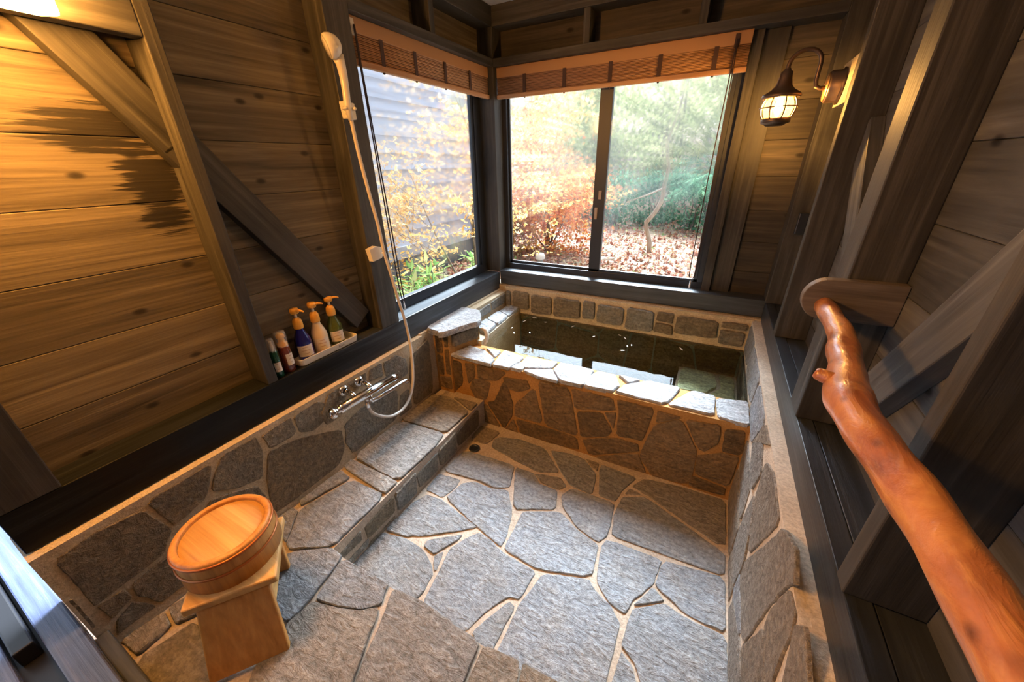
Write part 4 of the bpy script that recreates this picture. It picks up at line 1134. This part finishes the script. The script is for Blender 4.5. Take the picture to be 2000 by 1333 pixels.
def pump_bottle(label, c, body_mat, z0, pump_dir, liquid=None):
    t = thing('pump_bottle', label, 'bottle', (c[0], c[1], z0), 'pump bottles in the ivory tray')
    m = MB(); m.lathe([(0.0, 0.0), (0.029, 0.0), (0.032, 0.004), (0.032, 0.070), (0.030, 0.086), (0.024, 0.104), (0.0165, 0.122), (0.015, 0.128), (0.015, 0.136), (0.0, 0.136)], (c[0], c[1], z0), (0, 0, 1), 28)
    m.build('bottle_body', body_mat, t)
    if liquid: m = MB(); m.lathe([(0.0, 0.003), (0.030, 0.004), (0.030, 0.026), (0.0, 0.026)], (c[0], c[1], z0), (0, 0, 1), 24); m.build('liquid', liquid, t)
    m = MB(); m.lathe([(0.0175, 0.134), (0.0185, 0.138), (0.0185, 0.156), (0.0165, 0.168), (0.010, 0.177), (0.0, 0.179)], (c[0], c[1], z0), (0, 0, 1), 24); m.build('collar', GOLD_P, t)
    m = MB(); m.lathe([(0.0055, 0.176), (0.005, 0.196)], (c[0], c[1], z0), (0, 0, 1), 12); m.build('pump_stem', IVORY, t)
    d = Vector((math.cos(pump_dir), math.sin(pump_dir), 0)); q = Vector((c[0], c[1], z0 + 0.208))
    m = MB(); m.lathe([(0.0, 0.194), (0.013, 0.195), (0.0165, 0.199), (0.017, 0.209), (0.0145, 0.217), (0.0, 0.219)], (c[0], c[1], z0), (0, 0, 1), 24)
    m.tube([q + d * 0.010, q + d * 0.024 + Vector((0, 0, 0.002)), q + d * 0.038 + Vector((0, 0, -0.001)), q + d * 0.042 + Vector((0, 0, -0.004))], [0.0062, 0.005, 0.0036, 0.003], 10)
    m.build('pump_head', GOLD_P, t)
    label_patch(c, 0.0325, z0 + 0.018, z0 + 0.066, t, face=-0.45)
    return t
pump_bottle('cobalt blue pump bottle with golden pump at the near end of the ivory tray', (-1.400, 0.800), BLUE_G, ZT + 0.0065, 0.3)
pump_bottle('milky cream pump bottle with golden pump in the middle of the ivory tray', (-1.400, 0.876), MILK_G, ZT + 0.0065, 0.9)
pump_bottle('clear green pump bottle with golden pump at the window end of the ivory tray', (-1.404, 0.957), GREEN_G, ZT + 0.0065, 1.0, GREEN_G)

t = thing('mist_bottle', 'slim dark green bottle with clear cap against the wall stud', 'bottle', (-1.368, 0.662, ZT))
c = (-1.368, 0.662)
b = MB(); b.lathe([(0.0, 0.0), (0.0125, 0.0), (0.014, 0.003), (0.014, 0.100), (0.011, 0.106), (0.009, 0.108), (0.0, 0.108)], (*c, ZT), (0, 0, 1), 20); b.build('bottle_body', DGREEN_G, t)
b = MB(); b.lathe([(0.0128, 0.106), (0.0128, 0.150), (0.011, 0.156), (0.0, 0.157)], (*c, ZT), (0, 0, 1), 20); b.build('cap', CLEAR_G, t)
b = MB(); b.lathe([(0.007, 0.108), (0.007, 0.128), (0.005, 0.134), (0.005, 0.146), (0.0, 0.147)], (*c, ZT), (0, 0, 1), 16); b.build('spray_nozzle', LABEL, t)
label_patch(c, 0.0144, ZT + 0.024, ZT + 0.062, t, face=-0.3, lines=2)
t = thing('foam_bottle', 'amber foam bottle with golden pump under a clear cap beside the tray', 'bottle', (-1.374, 0.706, ZT))
c = (-1.374, 0.706)
b = MB(); b.lathe([(0.0, 0.0), (0.019, 0.0), (0.021, 0.004), (0.021, 0.104), (0.0195, 0.110), (0.0, 0.110)], (*c, ZT), (0, 0, 1), 24); b.build('bottle_body', AMBER_G, t)
b = MB(); b.lathe([(0.020, 0.108), (0.020, 0.160), (0.0175, 0.168), (0.0, 0.169)], (*c, ZT), (0, 0, 1), 24); b.build('cap', CLEAR_G, t)
b = MB(); b.lathe([(0.018, 0.109), (0.018, 0.122), (0.012, 0.126), (0.011, 0.140), (0.015, 0.143), (0.015, 0.152), (0.012, 0.157), (0.0, 0.158)], (*c, ZT), (0, 0, 1), 20); b.build('pump_head', GOLD_P, t)
label_patch(c, 0.0214, ZT + 0.030, ZT + 0.078, t, face=0.25, half=0.8)

# ------------------------------------------------------------ stool and upturned bucket
FM = Vector((-0.942, 0.164, 0)); U = Vector((0.61, 0.79, 0)).normalized(); W = Vector((-0.79, 0.61, 0)).normalized(); K3 = Vector((0, 0, 1))
st = thing('bath_stool', 'wooden bath stool with splayed board legs on the stone ledge', 'stool', (*(FM + W * 0.11).xy, ZP))
D = 0.215; HW = 0.106
cz = FM + W * (D / 2) + K3 * 0.3935
b = MB(); b.obox(cz, U * HW, W * (D / 2), K3 * 0.0125); b.build('seat', HINOKI_X, st, bevel=0.006, seg=3)
for s in (0, 1):
    top = FM + W * (0.016 if s == 0 else D - 0.016) + K3 * 0.381
    bot = FM + W * (-0.044 if s == 0 else D + 0.008) + U * (-0.010 if s == 0 else -0.020) + K3 * (ZP + 0.001)
    th = W * 0.011
    q = lambda p, w, e: p + U * w + th * e
    h1, h2 = (0.082, 0.095) if s == 0 else (0.082, 0.086)
    V = [q(bot, -h2, -1), q(bot, h2, -1), q(bot, h2, 1), q(bot, -h2, 1), q(top, -h1, -1), q(top, h1, -1), q(top, h1, 1), q(top, -h1, 1)]
    b = MB(); b.add(V, [(0, 3, 2, 1), (4, 5, 6, 7), (0, 1, 5, 4), (1, 2, 6, 5), (2, 3, 7, 6), (3, 0, 4, 7)]); b.build('leg', HINOKI, st, bevel=0.005, seg=3)
b = MB(); b.obox(FM + W * (D / 2) + U * 0.055 + K3 * 0.315, U * 0.009, W * (D / 2 - 0.012), K3 * 0.062); b.build('stretcher', HINOKI_X, st, bevel=0.003)

bc = (-1.056, 0.238); bz = 0.4062
bk_ = thing('bath_bucket', 'round wooden bath bucket upside down on the stool', 'bucket', (*bc, bz))
b = MB(); b.lathe([(0.106, 0.0), (0.120, 0.0), (0.1165, 0.100), (0.1125, 0.104), (0.1015, 0.104), (0.1000, 0.100), (0.1000, 0.090)], (*bc, bz), (0, 0, 1), 72)
b.build('staves', HINOKI, bk_, fix=False)
b = MB(); b.lathe([(0.0, 0.094), (0.0985, 0.094), (0.1005, 0.092), (0.1005, 0.080), (0.0, 0.080)], (*bc, bz), (0, 0, 1), 72); b.build('bottom_board', HINOKI_X, bk_)
b = MB(); b.tube([(bc[0] + 0.1010 * math.cos(2 * PI * k / 60), bc[1] + 0.1010 * math.sin(2 * PI * k / 60), bz + 0.0935) for k in range(61)], 0.0016, 6, cap=False); b.build('board_groove', RIMG, bk_)
for (z, r) in ((0.092, 0.1172), (0.052, 0.1188)):
    b = MB(); b.tube([(bc[0] + r * math.cos(2 * PI * k / 72), bc[1] + r * math.sin(2 * PI * k / 72), bz + z) for k in range(73)], 0.0040, 8, cap=False); b.build('hoop', HOOP, bk_)

# ------------------------------------------------------------ drain, petals
dg = thing('floor_drain', 'small round dark floor drain at the corner of bathtub and ledge', 'drain', (-0.94, 1.285, 0))
b = MB(); b.lathe([(0.0, 0.0), (0.027, 0.0), (0.030, 0.004), (0.024, 0.006), (0.022, 0.002), (0.0, 0.002)], (-0.94, 1.283, -0.002), (0, 0, 1), 28); b.build('rim', ALU, dg)
for k in range(5):
    b = MB(); b.box(-0.960, -0.920, 1.266 + k * 0.0075, 1.2695 + k * 0.0075, 0.0005, 0.003); b.build('grate_bar', BLACK, dg)
PET = plain('pale_petal', (0.85, 0.82, 0.78), 0.6)
ps = [(-1.10, 2.05, .012), (-1.05, 1.985, .016), (-0.955, 2.03, .014), (-0.93, 2.24, .010), (-1.035, 2.285, .02), (-0.73, 2.25, .018), (-0.555, 2.15, .010), (-0.41, 2.24, .012), (-0.37, 2.21, .020), (-0.332, 2.10, .013), (-0.312, 2.125, .012), (-0.038, 2.20, .022), (-0.345, 2.03, .014), (-1.075, 2.20, .022)]
rnd = random.Random(12)
for i, (x, y, L) in enumerate(ps):
    a = rnd.uniform(0, PI)
    d = Vector((math.cos(a), math.sin(a), 0)); e = Vector((-d.y, d.x, 0)); c = Vector((x * 0.985, min(y * 0.985, 2.28), 0.4035))
    b = MB(); b.prism([c - d * L, c - d * L * 0.3 + e * 0.0035, c + d * L * 0.4 + e * 0.003, c + d * L, c + d * L * 0.3 - e * 0.003, c - d * L * 0.5 - e * 0.003], (0, 0, 0.0016))
    tag(b.build('petal', PET, at=tuple(c)), 'pale petal floating on the greenish bath water', 'petal', 'petals floating in the bathtub')

# ------------------------------------------------------------ garden
gr = setting('ground', 'leaf-strewn woodland floor outside the windows', 'ground', (0, 8, -0.25))
def gz(x, y):
    return -0.25 + 0.05 * noise.noise(Vector((x * 0.5, y * 0.5, 0))) + max(0, y - 11) * 0.055 + max(0, y - 17) * 0.42
b = MB(); NX, NY = 40, 50; V, F = [], []
for j in range(NY + 1):
    for i in range(NX + 1):
        x = -16 + 28 * i / NX; y = -4 + 38 * j / NY
        z = gz(x, y) if (y > 2.7 or x < -1.9) else -0.3
        V.append((x, y, z))
for j in range(NY):
    for i in range(NX):
        a = j * (NX + 1) + i
        F.append((a, a + 1, a + NX + 2, a + NX + 1))
b.add(V, F, 0, 0.5, True); b.build('soil', SOIL, gr)

def leaf(m, c, d, n, L, w, tint):
    d = d.normalized(); e = d.cross(n)
    if e.length < 1e-4: e = d.orthogonal()
    e.normalize()
    n = e.cross(d)
    m.add([c - d * L * 0.5, c + e * w * 0.5 - n * w * 0.12, c + d * L * 0.5, c - e * w * 0.5 - n * w * 0.12], [(0, 1, 2, 3)], 0, tint)

def rv(r):
    while True:
        v = Vector((r.uniform(-1, 1), r.uniform(-1, 1), r.uniform(-1, 1)))
        if 0.05 < v.length < 1: return v.normalized()

rnd = random.Random(77)
m = MB()
for i in range(9000):
    y = 4.6 + 8.5 * rnd.random() ** 1.5
    x = -0.40 * y + rnd.uniform(-0.38, 0.45) * y
    n = (Vector((0, 0, 1)) + rv(rnd) * 0.5).normalized()
    L = rnd.uniform(0.05, 0.11)
    leaf(m, Vector((x, y, gz(x, y) + rnd.uniform(0.01, 0.05))), rv(rnd), n, L, L * 0.7, rnd.random() ** 0.9 * (0.9 if rnd.random() < 0.85 else 1.1))
tag(m.build('leaf_litter', L_LIT, at=(-1.5, 7, -0.25), fix=False), 'red and brown fallen leaves covering the woodland floor', 'fallen leaves', kind='stuff')

def branch(m, p, d, L, r, rnd, depth, ends, bend=0.25, flat=0.0):
    n = 5; pts, rs = [p.copy()], [r]
    for i in range(n):
        d = (d + rv(rnd) * bend * 0.5)
        if flat: d.z *= (1 - flat)
        d.normalize(); p = p + d * (L / n)
        pts.append(p.copy()); rs.append(r * (1 - 0.6 * (i + 1) / n))
        if depth > 0 and i >= 1:
            for q in range(rnd.choice((1, 2))):
                s = (d * 0.6 + rv(rnd) * 0.8)
                if flat: s.z *= (1 - flat)
                branch(m, p, s.normalized(), L * rnd.uniform(0.4, 0.6), rs[-1] * 0.6, rnd, depth - 1, ends, bend, flat)
        elif depth == 0: ends.append((p.copy(), d.copy()))
    m.tube(pts, rs, 5)

def maple(label, base, stems, leafmat, n_leaf, size, seed, spread, tr=(0, 1), flat=0.35):
    r = random.Random(seed)
    t = thing('maple_tree', label, 'tree', base, 'maples outside the windows')
    m = MB(); ends = []
    for (d, L, rad) in stems:
        branch(m, Vector(base), Vector(d).normalized(), L, rad, r, 2, ends, 0.22, 0.0)
    m.build('trunk', BARK, t, fix=False)
    f = MB()
    for i in range(n_leaf):
        p, d = r.choice(ends)
        c = p + rv(r) * spread * r.random() * Vector((1, 1, 0.45)).length / 1.5
        c = p + Vector((r.gauss(0, spread), r.gauss(0, spread), r.gauss(0, spread * flat)))
        n = (Vector((0, 0, 1)) + rv(r) * 0.7).normalized()
        q = rv(r); L = size * r.uniform(0.7, 1.25); ti = r.uniform(*tr)
        # palmate leaf: three narrow lobes
        for a in (-0.75, 0, 0.75):
            e = (q * math.cos(a) + n.cross(q) * math.sin(a))
            leaf(f, c + e * L * 0.4, e, n, L, L * 0.34, ti)
    f.build('foliage', leafmat, t, fix=False)
    return t
maple('slender yellow maple sapling in front of the blue-grey siding', (-2.36, 3.55, -0.25), [((-0.05, 0.02, 1), 1.9, 0.022), ((-0.45, 0.0, 0.8), 1.8, 0.014), ((-0.75, -0.1, 0.62), 1.6, 0.012), ((0.02, 0.2, 1), 2.2, 0.016)], L_YEL, 4200, 0.052, 5, 0.085, flat=0.15)
maple('orange red maple behind the left pane of the back window', (-3.05, 7.4, -0.3), [((0.02, 0, 1), 1.9, 0.04), ((0.28, -0.1, 0.9), 1.6, 0.03), ((-0.35, 0.1, 0.9), 1.9, 0.03), ((0.15, 0.2, 0.5), 1.1, 0.02), ((-0.4, -0.2, 0.5), 1.2, 0.02)], L_RED, 5200, 0.085, 9, 0.17, (0.0, 0.9))
maple('low golden maple shoots beside the window corner', (-3.75, 7.0, -0.3), [((0.1, 0, 1), 0.55, 0.02), ((0.7, -0.1, 0.6), 0.6, 0.015), ((-0.3, 0.1, 0.9), 0.7, 0.015)], L_RED, 1800, 0.06, 15, 0.12, (0.6, 1.0))

def shrub(label, c, rad, n, size, seed, mat, name='shrub', group='evergreen shrubs at the wood edge', trunk=True, tr=(0, 1)):
    r = random.Random(seed)
    g = gz(c[0], c[1])
    t = thing(name, label, 'shrub' if name == 'shrub' else 'tree', (c[0], c[1], g), group)
    m = MB()
    top = c[2] if name == 'tree' else 0.0
    for k in range(5 if name == 'shrub' else 1):
        d = Vector((r.uniform(-0.5, 0.5), r.uniform(-0.5, 0.5), 1)) if name == 'shrub' else Vector((r.uniform(-0.05, 0.05), 0, 1))
        L = rad[2] * 1.3 if name == 'shrub' else c[2] + rad[2]
        pts = [Vector((c[0], c[1], g - 0.05)) + d * L * q + Vector((0.05 * math.sin(q * 5 + k), 0, 0)) for q in (0, .2, .4, .6, .8, 1)]
        m.tube(pts, [0.02 * (1 - 0.6 * q) * (1 if name == 'shrub' else size * 10 * (1.3 if k == 0 else 1)) for q in (0, .2, .4, .6, .8, 1)], 7)
    m.build('trunk' if name == 'tree' else 'stem', BARK, t, fix=False)
    f = MB()
    cl = [Vector((c[0] + r.gauss(0, 0.45) * rad[0], c[1] + r.gauss(0, 0.45) * rad[1], g + top + (r.random() * (2 if name == 'shrub' else 1) - (0 if name == 'shrub' else 0.5)) * rad[2] * (0.85 if name == 'shrub' else 2))) for _ in range(max(10, n // 55))]
    for i in range(n):
        p = r.choice(cl) + Vector((r.gauss(0, 0.2) * rad[0], r.gauss(0, 0.2) * rad[1], r.gauss(0, 0.14) * rad[2]))
        p.z = max(p.z, g + 0.02)
        L = size * r.uniform(0.7, 1.3)
        leaf(f, p, rv(r), (Vector((0, -0.3, 1)) + rv(r) * 0.8).normalized(), L, L * 0.5, r.uniform(*tr))
    f.build('foliage', mat, t, fix=False)
for i, (x, y, rx, rz, n) in enumerate([(-2.6, 11.2, 0.9, 0.75, 1100), (-1.55, 11.8, 0.8, 0.8, 1100), (-0.55, 11.0, 0.8, 0.7, 1000), (0.25, 10.4, 0.7, 0.8, 900), (-3.8, 12.4, 1.1, 0.9, 1000), (-0.2, 12.6, 1.0, 1.0, 900), (-5.4, 12.0, 1.0, 1.0, 800), (1.2, 11.2, 0.8, 0.9, 600)]):
    shrub(['dark glossy evergreen shrub left of the twisted trunk', 'dark glossy evergreen shrub behind the twisted trunk', 'low evergreen shrub right of the twisted trunk', 'evergreen shrub by the right jamb of the back window', 'evergreen shrub half hidden behind the red maple', 'taller evergreen shrub behind the low right one', 'evergreen shrub seen past the window corner', 'evergreen shrub beyond the right window jamb'][i], (x, y, 0), (rx, 0.7, rz), n, 0.13, 40 + i, L_GRN)
rnd = random.Random(31)
ts = [(-7.6, 15.2), (-5.4, 18.0), (-4.0, 14.4), (-2.5, 18.6), (-1.5, 15.0), (0.2, 18.2), (0.9, 14.6), (2.9, 17.6), (-8.6, 19.5), (3.6, 14.4), (-4.6, 22.0), (-1.0, 22.4), (-7.4, 23.0)]
for i, (x, y) in enumerate(ts):
    h = rnd.uniform(2.4, 3.6)
    shrub('pale misty woodland tree behind the evergreen shrubs', (x, y, h), (1.7, 1.4, rnd.uniform(1.3, 1.9)), 1900, 0.24, 60 + i, L_FAR, 'tree', 'misty trees of the far wood')

# twisted bare trunk
tt = MB(); tp = [(-1.06, 7.9, -0.30), (-1.08, 7.9, -0.05), (-1.17, 7.9, 0.22), (-1.19, 7.9, 0.33), (-1.06, 7.9, 0.50), (-0.96, 7.9, 0.72), (-0.95, 7.9, 1.0), (-0.92, 7.9, 1.3), (-1.02, 7.95, 1.7), (-0.9, 8.0, 2.2), (-0.82, 8.0, 2.8)]
tt.tube([Vector(p) for p in tp], [0.05, 0.045, 0.042, 0.045, 0.042, 0.038, 0.035, 0.032, 0.028, 0.022, 0.012], 10, jit=0.2)
tt.tube([(-0.96, 7.9, 0.95), (-1.25, 7.9, 0.82), (-1.6, 7.9, 0.70)], [0.018, 0.013, 0.006], 7)
tag(tt.build('bare_tree', wood('pale_bark', 2, (0.20, 0.15, 0.11), (0.38, 0.31, 0.24), (0.52, 0.45, 0.36), 0.9, 0.1), at=(-1.02, 7.9, -0.3), fix=False), 'thin twisted bare trunk in front of the evergreen shrubs', 'tree')
# small branch pile and white marker
rnd = random.Random(8)
t = thing('branch_pile', 'little heap of pale broken branches on the fallen leaves', 'branches', (-1.52, 6.75, -0.25))
for k in range(11):
    a = rnd.uniform(0, PI); L = rnd.uniform(0.18, 0.32); d = Vector((math.cos(a), math.sin(a), rnd.uniform(0.05, 0.45)))
    c = Vector((-1.52 + rnd.gauss(0, 0.07), 6.75 + rnd.gauss(0, 0.08), gz(-1.5, 6.75) + 0.08 + 0.018 * k))
    m = MB(); m.tube([c - d * L * 0.5, c + rv(rnd) * 0.015, c + d * L * 0.5], [0.016, 0.014, 0.008], 6); m.build('stick', plain('pale_dead_wood', (0.75, 0.70, 0.62), 0.8) if k == 0 else bpy.data.materials['pale_dead_wood'], t, fix=False)
lt = thing('garden_light', 'small white round-topped garden light on the fallen leaves', 'lamp', (-2.64, 6.1, -0.25))
m = MB(); m.lathe([(0.05, 0.0), (0.05, 0.14), (0.0, 0.15)], (-2.62, 6.0, -0.24), (0, 0, 1), 16); m.build('base', plain('grey_stone', (0.4, 0.4, 0.38), 0.8), lt)
m = MB(); m.lathe([(0.085, 0.13), (0.088, 0.18), (0.07, 0.22), (0.0, 0.235)], (-2.62, 6.0, -0.24), (0, 0, 1), 20); m.build('dome', plain('white_dome', (0.85, 0.82, 0.78), 0.5), lt)

# bamboo grass clumps under the left window
rnd = random.Random(21)
for i, (x, y, n) in enumerate([(-2.35, 2.45, 26), (-2.62, 2.85, 26), (-2.75, 3.25, 22), (-2.55, 3.9, 20), (-2.75, 4.5, 18), (-2.2, 2.1, 18)]):
    t = thing('bamboo_grass', ['low leafy bamboo grass clump at the near end of the left window', 'bamboo grass clump with upright leaves under the left window', 'bamboo grass clump beside the yellow sapling', 'bamboo grass clump at the foot of the sapling', 'bamboo grass clump seen by the corner post', 'bamboo grass clump hidden low behind the post'][i], 'plant', (x, y, gz(x, y)), 'bamboo grass under the left window')
    m = MB(); s = MB()
    g = gz(x, y)
    for k in range(n):
        a = rnd.uniform(0, 2 * PI); rr = rnd.uniform(0, 0.20); h = rnd.uniform(0.35, 0.72)
        p0 = Vector((x + rr * math.cos(a), y + rr * math.sin(a), g)); p1 = p0 + Vector((rnd.gauss(0, 0.06), rnd.gauss(0, 0.06), h))
        s.tube([p0, (p0 + p1) / 2, p1], 0.004, 5)
        for j in range(rnd.choice((3, 4, 5))):
            d = Vector((rnd.gauss(0, 1), rnd.gauss(0, 1), rnd.uniform(-0.2, 0.9))).normalized()
            L = rnd.uniform(0.12, 0.22)
            leaf(m, p1 + d * L * 0.5 - Vector((0, 0, rnd.uniform(0, 0.15))), d, Vector((0, 0, 1)), L, L * 0.26, rnd.random())
    s.build('stems', BARK, t, fix=False); m.build('foliage', L_SASA, t, fix=False)

# neighbouring building with lap siding
nb_ = thing('building', 'neighbouring building clad in blue-grey lap siding outside the left window', 'building', (-4.4, 4.5, -0.3))
m = MB()
for i in range(22):
    z0 = 0.30 + i * 0.215
    m.add([(-4.20, 0.2, z0), (-4.20, 7.4, z0), (-4.235, 7.4, z0 + 0.225), (-4.235, 0.2, z0 + 0.225), (-4.26, 0.2, z0), (-4.26, 7.4, z0)], [(0, 1, 2, 3), (0, 4, 5, 1), (1, 5, 2), (0, 3, 4)])
m.box(-7.5, -4.26, 0.2, 7.4, -0.3, 5.0)
m.build('siding', SIDING, nb_)
m = MB(); m.box(-4.26, -4.17, 0.2, 7.4, 0.12, 0.30); m.build('water_table', plain('pale_band', (0.36, 0.40, 0.48), 0.6), nb_)
m = MB(); m.box(-4.26, -4.21, 0.2, 7.4, -0.35, 0.12); m.build('foundation', plain('dark_foundation', (0.12, 0.14, 0.17), 0.8), nb_)
